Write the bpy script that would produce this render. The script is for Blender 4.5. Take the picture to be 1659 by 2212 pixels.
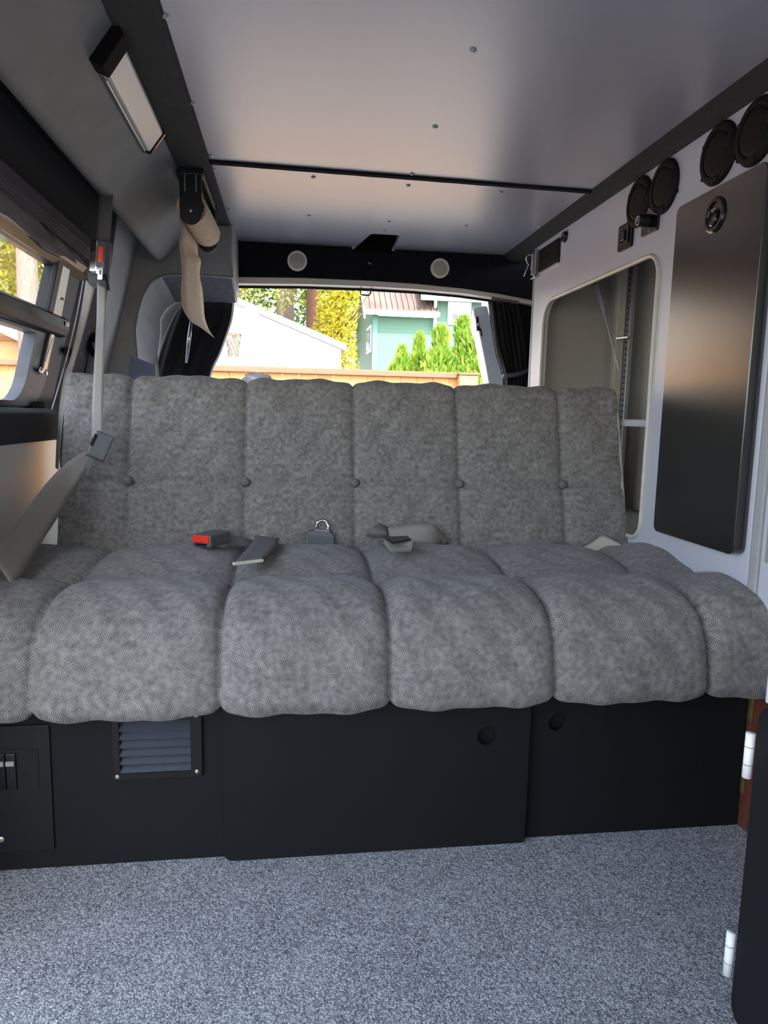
import bpy, bmesh, math, random
from mathutils import Vector, Matrix, Euler
from mathutils.geometry import tessellate_polygon

for o in list(bpy.data.objects):
    bpy.data.objects.remove(o)
S = bpy.context.scene
COL = S.collection
rnd = random.Random(7)

# ------------------------------------------------------------------ camera
# units are metres; van floor z = 0, y runs to the rear of the van, x to the right
cam = bpy.data.cameras.new('camera')
cam.sensor_fit = 'VERTICAL'; cam.sensor_height = 36.0
cam.lens = 1500.0 / 2212.0 * 36.0
cam.clip_start = 0.02; cam.clip_end = 500
co = bpy.data.objects.new('camera', cam); COL.objects.link(co)
R_, U_, F_ = Vector([0.9908673, -0.1331417, 0.0213375]), Vector([-0.0029211, 0.1370099, 0.9905654]), Vector([0.134809, 0.9815812, -0.1353697])
m = Matrix((R_, U_, -F_)).transposed().to_4x4(); m.translation = (0, 0, 0.76)
co.matrix_world = m
S.camera = co

# ------------------------------------------------------------------ light
S.view_settings.view_transform = 'Standard'; S.view_settings.look = 'None'
S.view_settings.gamma = 1.0; S.view_settings.use_curve_mapping = False
S.view_settings.exposure = 3.9
w = bpy.data.worlds.new('sky'); S.world = w; w.use_nodes = True
nt = w.node_tree; nt.nodes.clear()
sky = nt.nodes.new('ShaderNodeTexSky'); sky.sky_type = 'NISHITA'; sky.sun_disc = False
sky.sun_elevation = math.radians(48); sky.sun_rotation = math.radians(160)
sky.dust_density = 1.5; sky.air_density = 1.0; sky.ozone_density = 1.0
bg = nt.nodes.new('ShaderNodeBackground'); bg.inputs[1].default_value = 0.10
ow = nt.nodes.new('ShaderNodeOutputWorld')
hs = nt.nodes.new('ShaderNodeHueSaturation'); hs.inputs['Saturation'].default_value = 0.62
nt.links.new(sky.outputs[0], hs.inputs['Color']); nt.links.new(hs.outputs[0], bg.inputs[0]); nt.links.new(bg.outputs[0], ow.inputs[0])
sl = bpy.data.lights.new('sun', 'SUN'); sl.energy = 0.85; sl.angle = math.radians(0.6); sl.color = (1.0, 0.93, 0.82)
so = bpy.data.objects.new('sun', sl); COL.objects.link(so)
so.rotation_euler = Vector((-0.24, 0.66, -0.71)).to_track_quat('-Z', 'Y').to_euler()
so.location = (4, -10, 12)

# ------------------------------------------------------------------ materials
def lin(c):
    f = lambda v: v / 12.92 if v <= 0.04045 else ((v + 0.055) / 1.055) ** 2.4
    return (f(c[0] / 255), f(c[1] / 255), f(c[2] / 255), 1)

class NT:
    def __init__(s, name):
        s.m = bpy.data.materials.new(name); s.m.use_nodes = True
        s.t = s.m.node_tree; s.b = s.t.nodes['Principled BSDF']; s.o = s.t.nodes['Material Output']
    def n(s, typ, ins=None, **kw):
        nd = s.t.nodes.new(typ)
        for k, v in kw.items(): setattr(nd, k, v)
        for k, v in (ins or {}).items(): s.set(nd.inputs[k], v)
        return nd
    def set(s, sock, v):
        if hasattr(v, 'is_output'): s.t.links.new(v, sock)
        elif hasattr(v, 'outputs'): s.t.links.new(v.outputs[0], sock)
        else: sock.default_value = v
    def math(s, op, a, b=0.0, c=0.0):
        nd = s.n('ShaderNodeMath', operation=op)
        for i, v in enumerate((a, b, c)): s.set(nd.inputs[i], v)
        return nd.outputs[0]
    def ramp(s, fac, stops):
        nd = s.n('ShaderNodeValToRGB', {0: fac}); e = nd.color_ramp.elements
        while len(e) < len(stops): e.new(0.5)
        for i, (p, c) in enumerate(stops): e[i].position = p; e[i].color = c
        return nd.outputs[0]
    def mix(s, f, a, b, mode='MIX'):
        nd = s.n('ShaderNodeMix', data_type='RGBA', blend_type=mode)
        s.set(nd.inputs[0], f); s.set(nd.inputs[6], a); s.set(nd.inputs[7], b)
        return nd.outputs[2]
    def noise(s, scale, detail=2.0, rough=0.5, vec=None):
        nd = s.n('ShaderNodeTexNoise', {'Scale': scale, 'Detail': detail, 'Roughness': rough})
        s.set(nd.inputs['Vector'], vec if vec is not None else s.obj())
        return nd.outputs['Fac']
    def obj(s): return s.n('ShaderNodeTexCoord').outputs['Object']
    def uv(s): return s.n('ShaderNodeTexCoord').outputs['UV']
    def bump(s, h, strength=0.3, dist=0.002):
        nd = s.n('ShaderNodeBump', {'Height': h, 'Strength': strength, 'Distance': dist})
        s.set(s.b.inputs['Normal'], nd); return nd
    def p(s, **k):
        for a, v in k.items(): s.set(s.b.inputs[a.replace('_', ' ')], v)
        return s

def plain(name, rgb, rough=0.5, metal=0.0, spec=0.5, var=0.06, vs=30.0, bump=0.0, bs=400.0, bd=0.001, **kw):
    t = NT(name); c = lin(rgb)
    f = t.noise(vs, 3.0)
    a = tuple(min(1, v * (1 - var)) for v in c[:3]) + (1,); b = tuple(min(1, v * (1 + var)) for v in c[:3]) + (1,)
    t.p(Base_Color=t.ramp(f, [(0.3, a), (0.7, b)]), Roughness=rough, Metallic=metal)
    t.b.inputs['Specular IOR Level'].default_value = spec
    if bump: t.bump(t.noise(bs, 2.0), bump, bd)
    for k, v in kw.items(): t.b.inputs[k.replace('_', ' ')].default_value = v
    return t.m

def fuzzy(name, rgb, var=0.35, scale=60.0):
    t = NT(name); c = lin(rgb)
    f = t.math('ADD', t.math('MULTIPLY', t.noise(scale, 4.0, 0.65), 0.6), t.math('MULTIPLY', t.noise(900, 2.0), 0.4))
    a = tuple(v * (1 - var) for v in c[:3]) + (1,); b = tuple(min(1, v * (1 + var)) for v in c[:3]) + (1,)
    t.p(Base_Color=t.ramp(f, [(0.35, a), (0.65, b)]), Roughness=0.95)
    t.b.inputs['Specular IOR Level'].default_value = 0.1
    t.b.inputs['Sheen Weight'].default_value = 0.08; t.b.inputs['Sheen Roughness'].default_value = 0.6
    t.bump(t.noise(1100, 2.0), 0.5, 0.0015)
    return t.m

def fabric_mat():
    t = NT('grey_herringbone_fabric')
    sep = t.n('ShaderNodeSeparateXYZ', {0: t.uv()}); u, v = sep.outputs[0], sep.outputs[1]
    wob = t.math('MULTIPLY', t.math('SUBTRACT', t.noise(45, 2.0, vec=t.uv()), 0.5), 0.006)
    v2 = t.math('ADD', v, wob)
    band = t.math('DIVIDE', v2, 0.0105)
    bi = t.math('FLOOR', band)
    par = t.math('MODULO', t.math('ABSOLUTE', bi), 2.0)
    cell = t.math('FLOOR', t.math('DIVIDE', t.math('ADD', u, t.math('MULTIPLY', bi, 0.0097)), 0.021))
    cv = t.n('ShaderNodeCombineXYZ', {0: cell, 1: bi}); wnz = t.n('ShaderNodeTexWhiteNoise', {'Vector': cv.outputs[0]}, noise_dimensions='3D')
    rn = wnz.outputs[0]; flip = t.math('GREATER_THAN', rn, 0.72)
    sgn = t.math('SUBTRACT', t.math('MULTIPLY', t.math('ABSOLUTE', t.math('SUBTRACT', par, flip)), 2.0), 1.0)
    d = t.math('ADD', u, t.math('MULTIPLY', t.math('MULTIPLY', sgn, v2), 0.75))
    line = t.math('SINE', t.math('ADD', t.math('MULTIPLY', d, 6.2832 / 0.0033), t.math('MULTIPLY', rn, 3.0)))
    # knit holes
    kn = t.math('MULTIPLY', t.math('SINE', t.math('MULTIPLY', u, 6.2832 / 0.0027)), t.math('SINE', t.math('MULTIPLY', v, 6.2832 / 0.0034)))
    cl = t.math('SUBTRACT', t.noise(95, 2.0, vec=t.uv()), 0.5)
    f = t.math('ADD', t.math('ADD', t.math('MULTIPLY', line, 0.14), t.math('MULTIPLY', kn, 0.21)), t.math('ADD', 0.5, t.math('ADD', t.math('MULTIPLY', cl, 0.34), t.math('MULTIPLY', t.math('SUBTRACT', rn, 0.5), 0.05))))
    col = t.ramp(f, [(0.12, lin((24, 25, 30))), (0.45, lin((90, 88, 87))), (0.72, lin((162, 157, 149))), (0.95, lin((200, 194, 182)))])
    t.p(Base_Color=col, Roughness=0.92)
    t.b.inputs['Specular IOR Level'].default_value = 0.15
    t.b.inputs['Sheen Weight'].default_value = 0.12
    t.bump(f, 0.5, 0.0012)
    return t.m

def carpet_mat():
    t = NT('grey_loop_carpet')
    vo = t.n('ShaderNodeTexVoronoi', {'Scale': 430.0, 'Randomness': 1.0, 'Vector': t.obj()})
    wn = t.n('ShaderNodeTexWhiteNoise', {'Vector': vo.outputs['Position']}, noise_dimensions='3D')
    big = t.noise(9, 4.0, 0.6); mid = t.noise(120, 3.0, 0.6)
    f = t.math('ADD', t.math('MULTIPLY', wn.outputs[0], 0.50), t.math('ADD', t.math('MULTIPLY', big, 0.22), t.math('MULTIPLY', mid, 0.34)))
    f = t.math('SUBTRACT', f, t.math('MULTIPLY', vo.outputs['Distance'], 0.28))
    col = t.ramp(f, [(0.04, lin((72, 75, 79))), (0.42, lin((146, 149, 152))), (0.82, lin((214, 216, 218)))])
    t.p(Base_Color=col, Roughness=0.95)
    t.b.inputs['Specular IOR Level'].default_value = 0.1
    t.bump(t.math('SUBTRACT', t.math('MULTIPLY', mid, 0.4), vo.outputs['Distance']), 0.55, 0.0022)
    return t.m

def towel_mat():
    t = NT('brown_paper_towel')
    mp = t.n('ShaderNodeMapping', {0: t.uv()}); n1 = t.noise(26, 1.0, vec=mp.outputs[0])
    wv = t.math('SINE', t.math('MULTIPLY', n1, 110.0))
    col = t.ramp(t.math('ADD', t.math('MULTIPLY', wv, 0.5), 0.5), [(0.0, lin((168, 146, 122))), (0.35, lin((196, 174, 149))), (1.0, lin((200, 179, 155)))])
    t.p(Base_Color=col, Roughness=0.9); t.bump(wv, 0.4, 0.0006)
    return t.m

def brushed_black():
    t = NT('satin_black_laminate')
    mp = t.n('ShaderNodeMapping', {0: t.obj()}); mp.inputs['Scale'].default_value = (300, 300, 3)
    st = t.noise(1.0, 2.0, vec=mp.outputs[0])
    t.p(Base_Color=lin((7, 7, 8)), Roughness=t.math('ADD', 0.25, t.math('MULTIPLY', st, 0.02)))
    t.b.inputs['Specular IOR Level'].default_value = 1.0
    t.b.inputs['Coat Weight'].default_value = 0.35; t.b.inputs['Coat IOR'].default_value = 1.65; t.b.inputs['Coat Roughness'].default_value = 0.27
    return t.m

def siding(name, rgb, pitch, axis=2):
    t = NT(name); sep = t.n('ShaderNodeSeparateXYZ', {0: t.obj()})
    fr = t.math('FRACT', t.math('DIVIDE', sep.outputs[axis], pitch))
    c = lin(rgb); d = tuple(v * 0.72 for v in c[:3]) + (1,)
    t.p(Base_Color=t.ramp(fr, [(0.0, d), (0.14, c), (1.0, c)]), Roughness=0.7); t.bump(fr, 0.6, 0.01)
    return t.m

def wood(name, a, b, scale=(2, 2, 0.4), rough=0.6):
    t = NT(name); mp = t.n('ShaderNodeMapping', {0: t.obj()}); mp.inputs['Scale'].default_value = scale
    f = t.noise(14, 4.0, 0.6, vec=mp.outputs[0])
    t.p(Base_Color=t.ramp(f, [(0.3, lin(a)), (0.7, lin(b))]), Roughness=rough); t.bump(f, 0.15, 0.002)
    return t.m

def leafmat(name, a, b, tr=0.45):
    t = NT(name)
    f = t.noise(3.5, 3.0, 0.7)
    col = t.ramp(f, [(0.35, lin(a)), (0.65, lin(b))])
    t.p(Base_Color=col, Roughness=0.6)
    trn = t.n('ShaderNodeBsdfTranslucent', {0: col}); mx = t.n('ShaderNodeMixShader', {0: tr, 1: t.b.outputs[0], 2: trn.outputs[0]})
    t.t.links.new(mx.outputs[0], t.o.inputs[0])
    return t.m

def glass_mat(name, tint=(1, 1, 1, 1), amt=0.08):
    t = NT(name); tr = t.n('ShaderNodeBsdfTransparent', {0: tint}); gl = t.n('ShaderNodeBsdfGlossy', {'Roughness': 0.02})
    fr = t.n('ShaderNodeFresnel', {'IOR': 1.45})
    bf = t.n('ShaderNodeNewGeometry').outputs['Backfacing']
    mx = t.n('ShaderNodeMixShader', {0: t.math('MULTIPLY', t.math('MULTIPLY', fr.outputs[0], 0.4), t.math('SUBTRACT', 1.0, bf)), 1: tr.outputs[0], 2: gl.outputs[0]}); t.t.links.new(mx.outputs[0], t.o.inputs[0])
    return t.m

M = dict(
    fabric=fabric_mat(), carpet=carpet_mat(), towel=towel_mat(), gloss_black=brushed_black(),
    board=plain('lilac_grey_ceiling_board', (146, 145, 153), 0.30, spec=0.8, var=0.02, bump=0.04, bs=700, bd=0.0005),
    rail=fuzzy('charcoal_velour', (40, 39, 39)), velour=fuzzy('black_velour', (21, 21, 24)), pillar=fuzzy('plum_grey_velour', (66, 58, 63)),
    soffit=fuzzy('grey_carpet_lining', (95, 95, 102)),
    liner=plain('grey_moulded_liner', (128, 125, 122), 0.75, var=0.08, vs=14, bump=0.3, bs=900, bd=0.0008),
    trimgrey=plain('grey_vinyl_trim', (150, 149, 148), 0.6, bump=0.15, bs=1200, bd=0.0005),
    cream=plain('cream_wall_panel', (205, 200, 190), 0.38, var=0.03, vs=4),
    white=plain('white_laminate', (180, 181, 190), 0.38, var=0.02, vs=4),
    gasket=plain('pale_edge_strip', (188, 184, 168), 0.4),
    taupe=plain('taupe_cabinet_lining', (178, 173, 165), 0.55, var=0.04, vs=5),
    blackpanel=plain('black_painted_board', (13, 14, 16), 0.72, spec=0.25, var=0.12, bump=0.25, bs=800, bd=0.0006),
    blackpl=plain('black_plastic', (15, 15, 16), 0.55, spec=0.3, bump=0.1, bs=900, bd=0.0004),
    shiny=plain('gloss_black_plastic', (12, 12, 13), 0.16, spec=0.6),
    darkmetal=plain('black_enamelled_metal', (30, 33, 33), 0.3, metal=0.3, var=0.1),
    frameblk=plain('black_window_frame', (20, 19, 21), 0.55, spec=0.3), alum=plain('grey_aluminium', (150, 152, 155), 0.35, metal=0.7),
    chrome=plain('chrome', (210, 210, 212), 0.14, metal=1.0), steel=plain('zinc_steel', (175, 172, 165), 0.32, metal=0.9),
    screw=plain('steel_screw', (190, 180, 160), 0.35, metal=0.8),
    belt=plain('grey_belt_webbing', (98, 96, 95), 0.6, spec=0.4, bump=0.35, bs=1500, bd=0.0004), beltlt=plain('taupe_belt_webbing', (122, 117, 108), 0.55, bump=0.35, bs=1500, bd=0.0004),
    buckle=plain('grey_buckle_plastic', (84, 86, 86), 0.4), red=plain('red_button', (224, 52, 34), 0.35),
    orange=plain('orange_red_button', (222, 74, 44), 0.4),
    lens=plain('frosted_lamp_lens', (208, 205, 200), 0.35, var=0.02), puck=plain('warm_white_puck', (226, 222, 205), 0.45, var=0.03), puckin=plain('frosted_puck_lens', (170, 166, 155), 0.3, var=0.15, vs=300),
    slat=plain('blue_grey_louvre', (66, 70, 78), 0.4, spec=0.5, var=0.05), curtain=plain('brown_curtain_cloth', (92, 83, 84), 0.9, bump=0.4, bs=700, bd=0.001),
    curtband=plain('dark_shirred_band', (70, 62, 66), 0.85), tanreflect=plain('tan_reflection_frame', (150, 122, 88), 0.4),
    blackcloth=plain('black_curtain_cloth', (20, 20, 25), 0.85, var=0.2, bump=0.4, bs=600, bd=0.001),
    bluebrd=plain('blue_grey_board', (120, 128, 158), 0.6), cloth=plain('beige_cloth', (190, 184, 168), 0.85, bump=0.3, bs=800),
    hinge=plain('white_hinge', (226, 226, 222), 0.4), brown=wood('mahogany_board', (66, 34, 26), (98, 52, 38), (4, 4, 0.6), 0.5),
    greypan=plain('grey_plastic_grille', (140, 140, 132), 0.5), body=plain('silver_grey_paint', (200, 205, 215), 0.3, spec=0.6, metal=0.2),
    bag=plain('milky_plastic', (205, 200, 210), 0.25), brass=plain('brass_hinge', (190, 160, 100), 0.35, metal=0.9),
    fence=wood('cedar_fence_board', (158, 112, 62), (178, 132, 80), (6, 6, 0.6), 0.7), fencecap=wood('brown_fence_cap', (104, 64, 42), (126, 80, 54), (0.6, 6, 6), 0.7),
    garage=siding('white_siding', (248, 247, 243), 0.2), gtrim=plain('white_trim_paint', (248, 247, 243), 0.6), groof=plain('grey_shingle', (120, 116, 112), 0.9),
    green=siding('seafoam_siding', (76, 110, 92), 0.115), greenshade=siding('seafoam_siding_shaded', (112, 130, 108), 0.115),  # same siding twice; the second has the side wall's shade in its colour
    metroof=plain('weathered_metal_roof', (92, 76, 68), 0.55, var=0.35, vs=1.2), tanwall=plain('tan_stucco', (170, 128, 86), 0.8),
    darkglass=plain('dark_window_glass', (70, 74, 78), 0.15), bark=wood('brown_bark', (76, 50, 38), (108, 74, 56), (4, 4, 0.7), 0.9), barkg=wood('grey_bark', (86, 74, 66), (120, 104, 92), (4, 4, 0.7), 0.9),
    leafy=leafmat('yellow_green_leaves', (140, 134, 16), (190, 174, 40)), leafg=leafmat('green_leaves', (70, 96, 50), (120, 140, 70)), leafo=leafmat('olive_leaves', (120, 130, 60), (170, 172, 84)),
    cedar=leafmat('arborvitae_green', (90, 130, 30), (150, 172, 62), 0.35), lawn=plain('dry_lawn', (122, 120, 84), 0.95, var=0.25, vs=3), drive=plain('concrete_drive', (142, 138, 132), 0.9, var=0.1, vs=2),
    glass=glass_mat('window_glass'), net=plain('net_cord', (96, 88, 74), 0.8), rim=plain('orange_rim_paint', (140, 62, 26), 0.5), sticker=plain('silver_sticker', (176, 172, 160), 0.4),
    seal=plain('grey_rubber_seal', (66, 70, 78), 0.55), capblk=plain('matte_black_cap', (7, 7, 8), 0.8, spec=0.15), discblk=plain('matte_black_disc', (11, 11, 12), 0.7, spec=0.25),
    leafw=leafmat('sunny_olive_leaves', (92, 96, 24), (150, 146, 48)),
    btn=plain('grey_fabric_button', (98, 96, 93), 0.9, var=0.4, vs=500, bump=0.6, bs=900),
    teal=plain('teal_paint', (78, 126, 120), 0.6),
)

# ------------------------------------------------------------------ mesh helpers
def org(o):
    v = Vector((0, 0, 0))
    while o is not None:
        v += o.location; o = o.parent
    return v

def mesh(name, vs, fs, mat, parent=None, smooth=False, bevel=0.0, seg=2, sub=0, solid=0.0, uvs=None, base=None, offset=1.0):
    """vs in world metres; linked as ONE object under parent"""
    o0 = org(parent) if parent is not None else Vector(base) if base is not None else Vector((0, 0, 0))
    me = bpy.data.meshes.new(name)
    me.from_pydata([tuple(Vector(v) - o0) for v in vs], [], fs)
    me.validate(); me.update()
    bm = bmesh.new(); bm.from_mesh(me)
    bmesh.ops.recalc_face_normals(bm, faces=bm.faces); bm.to_mesh(me); bm.free()
    if uvs:
        ul = me.uv_layers.new(name='UVMap')
        for lp in me.loops: ul.data[lp.index].uv = uvs[lp.vertex_index]
    me.polygons.foreach_set('use_smooth', [smooth] * len(me.polygons))
    me.materials.append(mat)
    o = bpy.data.objects.new(name, me); COL.objects.link(o)
    if parent is not None: o.parent = parent
    elif base is not None: o.location = base
    if solid:
        md = o.modifiers.new('solid', 'SOLIDIFY'); md.thickness = solid; md.offset = offset
    if bevel:
        md = o.modifiers.new('bevel', 'BEVEL'); md.width = bevel; md.segments = seg; md.limit_method = 'ANGLE'; md.angle_limit = math.radians(40)
        md.harden_normals = False
    if sub:
        md = o.modifiers.new('sub', 'SUBSURF'); md.levels = sub; md.render_levels = sub
    return o

def tag(o, label, cat, group=None):
    o['label'] = label; o['category'] = cat
    if group: o['group'] = group
    return o
def struct(o, label=None, cat=None):
    o['kind'] = 'structure'
    if label: o['label'] = label
    if cat: o['category'] = cat
    return o
def thing(name, label, cat, loc, group=None):
    o = bpy.data.objects.new(name, None); COL.objects.link(o); o.location = loc; o.empty_display_size = 0.05
    return tag(o, label, cat, group)
def room(name, loc, label, cat):
    o = bpy.data.objects.new(name, None); COL.objects.link(o); o.location = loc; o.empty_display_size = 0.05
    return struct(o, label, cat)

BOXF = [(0, 1, 3, 2), (4, 6, 7, 5), (0, 4, 5, 1), (2, 3, 7, 6), (0, 2, 6, 4), (1, 5, 7, 3)]
def box(name, a, b, mat, parent=None, bevel=0.0, **k):
    vs = [(x, y, z) for x in (a[0], b[0]) for y in (a[1], b[1]) for z in (a[2], b[2])]
    return mesh(name, vs, BOXF, mat, parent, bevel=bevel, **k)
def obox(name, c, size, rot, mat, parent=None, bevel=0.0, **k):
    """oriented box; rot = Euler degrees or Matrix"""
    Rm = rot if isinstance(rot, Matrix) else Euler([math.radians(r) for r in rot]).to_matrix()
    vs = [Vector(c) + Rm @ Vector((x * size[0] / 2, y * size[1] / 2, z * size[2] / 2)) for x in (-1, 1) for y in (-1, 1) for z in (-1, 1)]
    return mesh(name, vs, BOXF, mat, parent, bevel=bevel, **k)

def prism(name, outer, ext, mat, parent=None, holes=(), bevel=0.0, **k):
    """outer: 3-D polygon, ext: extrusion vector, holes: 3-D polygons"""
    loops = [[Vector(p) for p in outer]] + [[Vector(p) for p in h] for h in holes]
    flat = [p for l in loops for p in l]; n = len(flat); e = Vector(ext)
    vs = flat + [p + e for p in flat]
    tris = [tuple(t) for t in tessellate_polygon(loops)] if holes or len(outer) > 4 else [tuple(range(len(outer)))]
    fs = [tuple(t) for t in tris] + [tuple(i + n for i in reversed(t)) for t in tris]
    s = 0
    for l in loops:
        q = len(l)
        for i in range(q):
            j = (i + 1) % q; fs.append((s + i, s + j, s + j + n, s + i + n))
        s += q
    return mesh(name, vs, fs, mat, parent, bevel=bevel, **k)

def rrect(a0, a1, b0, b1, r, seg=6, rs=None):
    """rounded rectangle in 2-D, counter-clockwise; rs = radii of (a0b0, a1b0, a1b1, a0b1)"""
    rs = rs or (r,) * 4; out = []
    for (ca, cb, t0), rr in zip(((a0, b0, 180), (a1, b0, 270), (a1, b1, 0), (a0, b1, 90)), rs):
        if rr <= 0: out.append((ca, cb)); continue
        oa = ca + rr if ca == a0 else ca - rr; ob = cb + rr if cb == b0 else cb - rr
        for i in range(seg + 1):
            t = math.radians(t0 + 90 * i / seg); out.append((oa + rr * math.cos(t), ob + rr * math.sin(t)))
    return out
def circ(ca, cb, r, n=24): return [(ca + r * math.cos(2 * math.pi * i / n), cb + r * math.sin(2 * math.pi * i / n)) for i in range(n)]
def inx(p2, x): return [(x, a, b) for a, b in p2]       # (y,z) -> plane x
def iny(p2, y): return [(a, y, b) for a, b in p2]       # (x,z) -> plane y
def inz(p2, z): return [(a, b, z) for a, b in p2]

def lathe(name, c, axis, prof, mat, parent=None, n=24, smooth=True, **k):
    """prof: list of (radius, distance along axis)"""
    ax = Vector(axis).normalized(); q = ax.to_track_quat('Z', 'Y'); vs = []; fs = []
    for r, h in prof:
        for i in range(n):
            t = 2 * math.pi * i / n; vs.append(Vector(c) + q @ Vector((r * math.cos(t), r * math.sin(t), h)))
    for j in range(len(prof) - 1):
        for i in range(n):
            fs.append((j * n + i, j * n + (i + 1) % n, (j + 1) * n + (i + 1) % n, (j + 1) * n + i))
    fs.append(tuple(range(n))[::-1]); fs.append(tuple((len(prof) - 1) * n + i for i in range(n)))
    o = mesh(name, vs, fs, mat, parent, smooth=False, **k)
    if smooth: autosmooth(o)
    return o
def autosmooth(o, ang=35):
    me = o.data; bm = bmesh.new(); bm.from_mesh(me)
    for f in bm.faces: f.smooth = True
    for e in bm.edges:
        if len(e.link_faces) == 2 and e.calc_face_angle(0) > math.radians(ang): e.smooth = False
    bm.to_mesh(me); bm.free()

def spline(pts, n):
    """Catmull-Rom through pts, n samples per span"""
    P = [Vector(p) for p in pts]; out = []
    for i in range(len(P) - 1):
        p0 = P[max(i - 1, 0)]; p1 = P[i]; p2 = P[i + 1]; p3 = P[min(i + 2, len(P) - 1)]
        for k in range(n):
            t = k / n
            out.append(0.5 * ((2 * p1) + (p2 - p0) * t + (2 * p0 - 5 * p1 + 4 * p2 - p3) * t * t + (3 * p1 - p0 - 3 * p2 + p3) * t ** 3))
    out.append(P[-1]); return out

def tube(name, pts, r, mat, parent=None, n=8, close=False, **k):
    P = [Vector(p) for p in pts]; vs = []; fs = []; L = len(P)
    up = Vector((0.13, 0.27, 0.95))
    for i, p in enumerate(P):
        t = (P[(i + 1) % L] - P[i - 1]) if close else (P[min(i + 1, L - 1)] - P[max(i - 1, 0)])
        t = t.normalized(); a = t.cross(up)
        if a.length < 0.05: a = t.cross(Vector((1, 0, 0)))
        a.normalize(); b = t.cross(a)
        rr = r[i] if isinstance(r, (list, tuple)) else r
        for q in range(n):
            th = 2 * math.pi * q / n; vs.append(p + a * rr * math.cos(th) + b * rr * math.sin(th))
    for i in range(L if close else L - 1):
        for q in range(n):
            i2 = (i + 1) % L
            fs.append((i * n + q, i * n + (q + 1) % n, i2 * n + (q + 1) % n, i2 * n + q))
    if not close: fs.append(tuple(range(n))[::-1]); fs.append(tuple((L - 1) * n + q for q in range(n)))
    return mesh(name, vs, fs, mat, parent, smooth=True, **k)

def ribbon(name, left, right, mat, parent=None, th=0.0014, n=6, **k):
    """a strap between two edge polylines (same count)"""
    A = spline(left, n); B = spline(right, n); vs = []; fs = []; uv = []; s = 0
    for i, (a, b) in enumerate(zip(A, B)):
        if i: s += (a - A[i - 1]).length
        wd = (b - a).length
        for q in range(5): vs.append(a.lerp(b, q / 4)); uv.append((wd * q / 4, s))
    for i in range(len(A) - 1):
        for q in range(4): fs.append((i * 5 + q, i * 5 + q + 1, i * 5 + q + 6, i * 5 + q + 5))
    return mesh(name, vs, fs, mat, parent, smooth=True, solid=th, uvs=uv, offset=0.0, **k)

def strap(name, ctr, wdirs, width, mat, parent=None, th=0.0014, n=6):
    l = [Vector(c) - Vector(d).normalized() * width / 2 for c, d in zip(ctr, wdirs)]
    r = [Vector(c) + Vector(d).normalized() * width / 2 for c, d in zip(ctr, wdirs)]
    return ribbon(name, l, r, mat, parent, th, n)

def grid(name, rows, mat, parent=None, uvs=None, closeu=False, **k):
    nr, nc = len(rows), len(rows[0]); vs = [p for r in rows for p in r]; fs = []
    for i in range(nr - 1):
        for j in range(nc - 1): fs.append((i * nc + j, i * nc + j + 1, (i + 1) * nc + j + 1, (i + 1) * nc + j))
    return mesh(name, vs, fs, mat, parent, smooth=True, uvs=uvs, **k)

def dup(o, off, parent='same'):
    c = o.copy(); COL.objects.link(c); c.location = o.location + Vector(off)
    if parent != 'same': c.parent = parent
    return c
def dup_tree(o, off, label=None):
    c = dup(o, off)
    if label: c['label'] = label
    for ch in o.children:
        d = ch.copy(); COL.objects.link(d); d.parent = c
        for g in ch.children:
            e = g.copy(); COL.objects.link(e); e.parent = d
    return c

# ================================================================== THE SETTING
XR = 0.851
def xw(z): return -0.635 + (z - 0.763) * 0.258          # inner face of the left wall, leaning in with height
def wl(y, z, d=0.0): return (xw(z) + d, y, z)

struct(box('floor', (-0.75, -1.5, -0.03), (1.25, 2.9, 0.0), M['carpet']), 'grey loop-pile carpet on the van floor', 'carpet')

ce = room('ceiling', (0.3, 1.5, 1.38), 'pale lilac-grey ceiling boards of the van', 'ceiling')
prism('front_panel', inz([(-0.199, -1.5), (0.826, -1.5), (0.826, 1.885), (-0.199, 1.858)], 1.38), (0, 0, 0.012), M['board'], ce, bevel=0.002)
prism('rear_panel', inz([(-0.199, 1.874), (0.824, 1.901), (0.806, 2.685), (0.379, 2.702), (0.374, 2.48), (0.366, 2.468), (0.283, 2.468), (0.273, 2.48), (0.236, 2.702), (-0.198, 2.69)], 1.38), (0, 0, 0.012), M['board'], ce, bevel=0.002)
cap = None
for p in ((0.3062, 1.243, 1.38), (0.3071, 1.561, 1.38), (0.3086, 1.857, 1.38), (0.3143, 1.947, 1.38), (0.0595, 1.932, 1.38), (0.0583, 2.289, 1.38), (0.3117, 2.303, 1.38), (0.3128, 2.41, 1.38), (0.5622, 2.297, 1.38), (0.5712, 1.949, 1.38), (0.8195, 1.554, 1.38), (0.8217, 1.863, 1.38),
          (0.8232, 1.242, 1.38), (-0.1966, 1.229, 1.38), (-0.1962, 1.54, 1.38), (-0.192, 1.826, 1.38), (-0.1949, 1.927, 1.38), (-0.1858, 2.276, 1.38), (0.7989, 2.263, 1.38)):
    if cap is None:
        cap = lathe('screw_cap', p, (0, 0, -1), [(0.0062, 0), (0.0062, 0.001), (0.0045, 0.003), (0.0015, 0.004)], M['board'], ce, n=12); p0 = Vector(p)
    else: dup(cap, Vector(p) - p0)
t1 = room('trim_1', (0.3, 1.87, 1.38), 'pair of black cords covering the joint across the ceiling', 'trim')
for dy in (-0.004, 0.0065):
    tube('cord', [Vector((-0.199, 1.866 + dy, 1.379)).lerp(Vector((0.826, 1.893 + dy, 1.379)), i / 40) + Vector((0, 0.0006 * math.sin(i * 1.7), 0)) for i in range(41)], 0.0055, M['velour'], t1)
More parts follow.
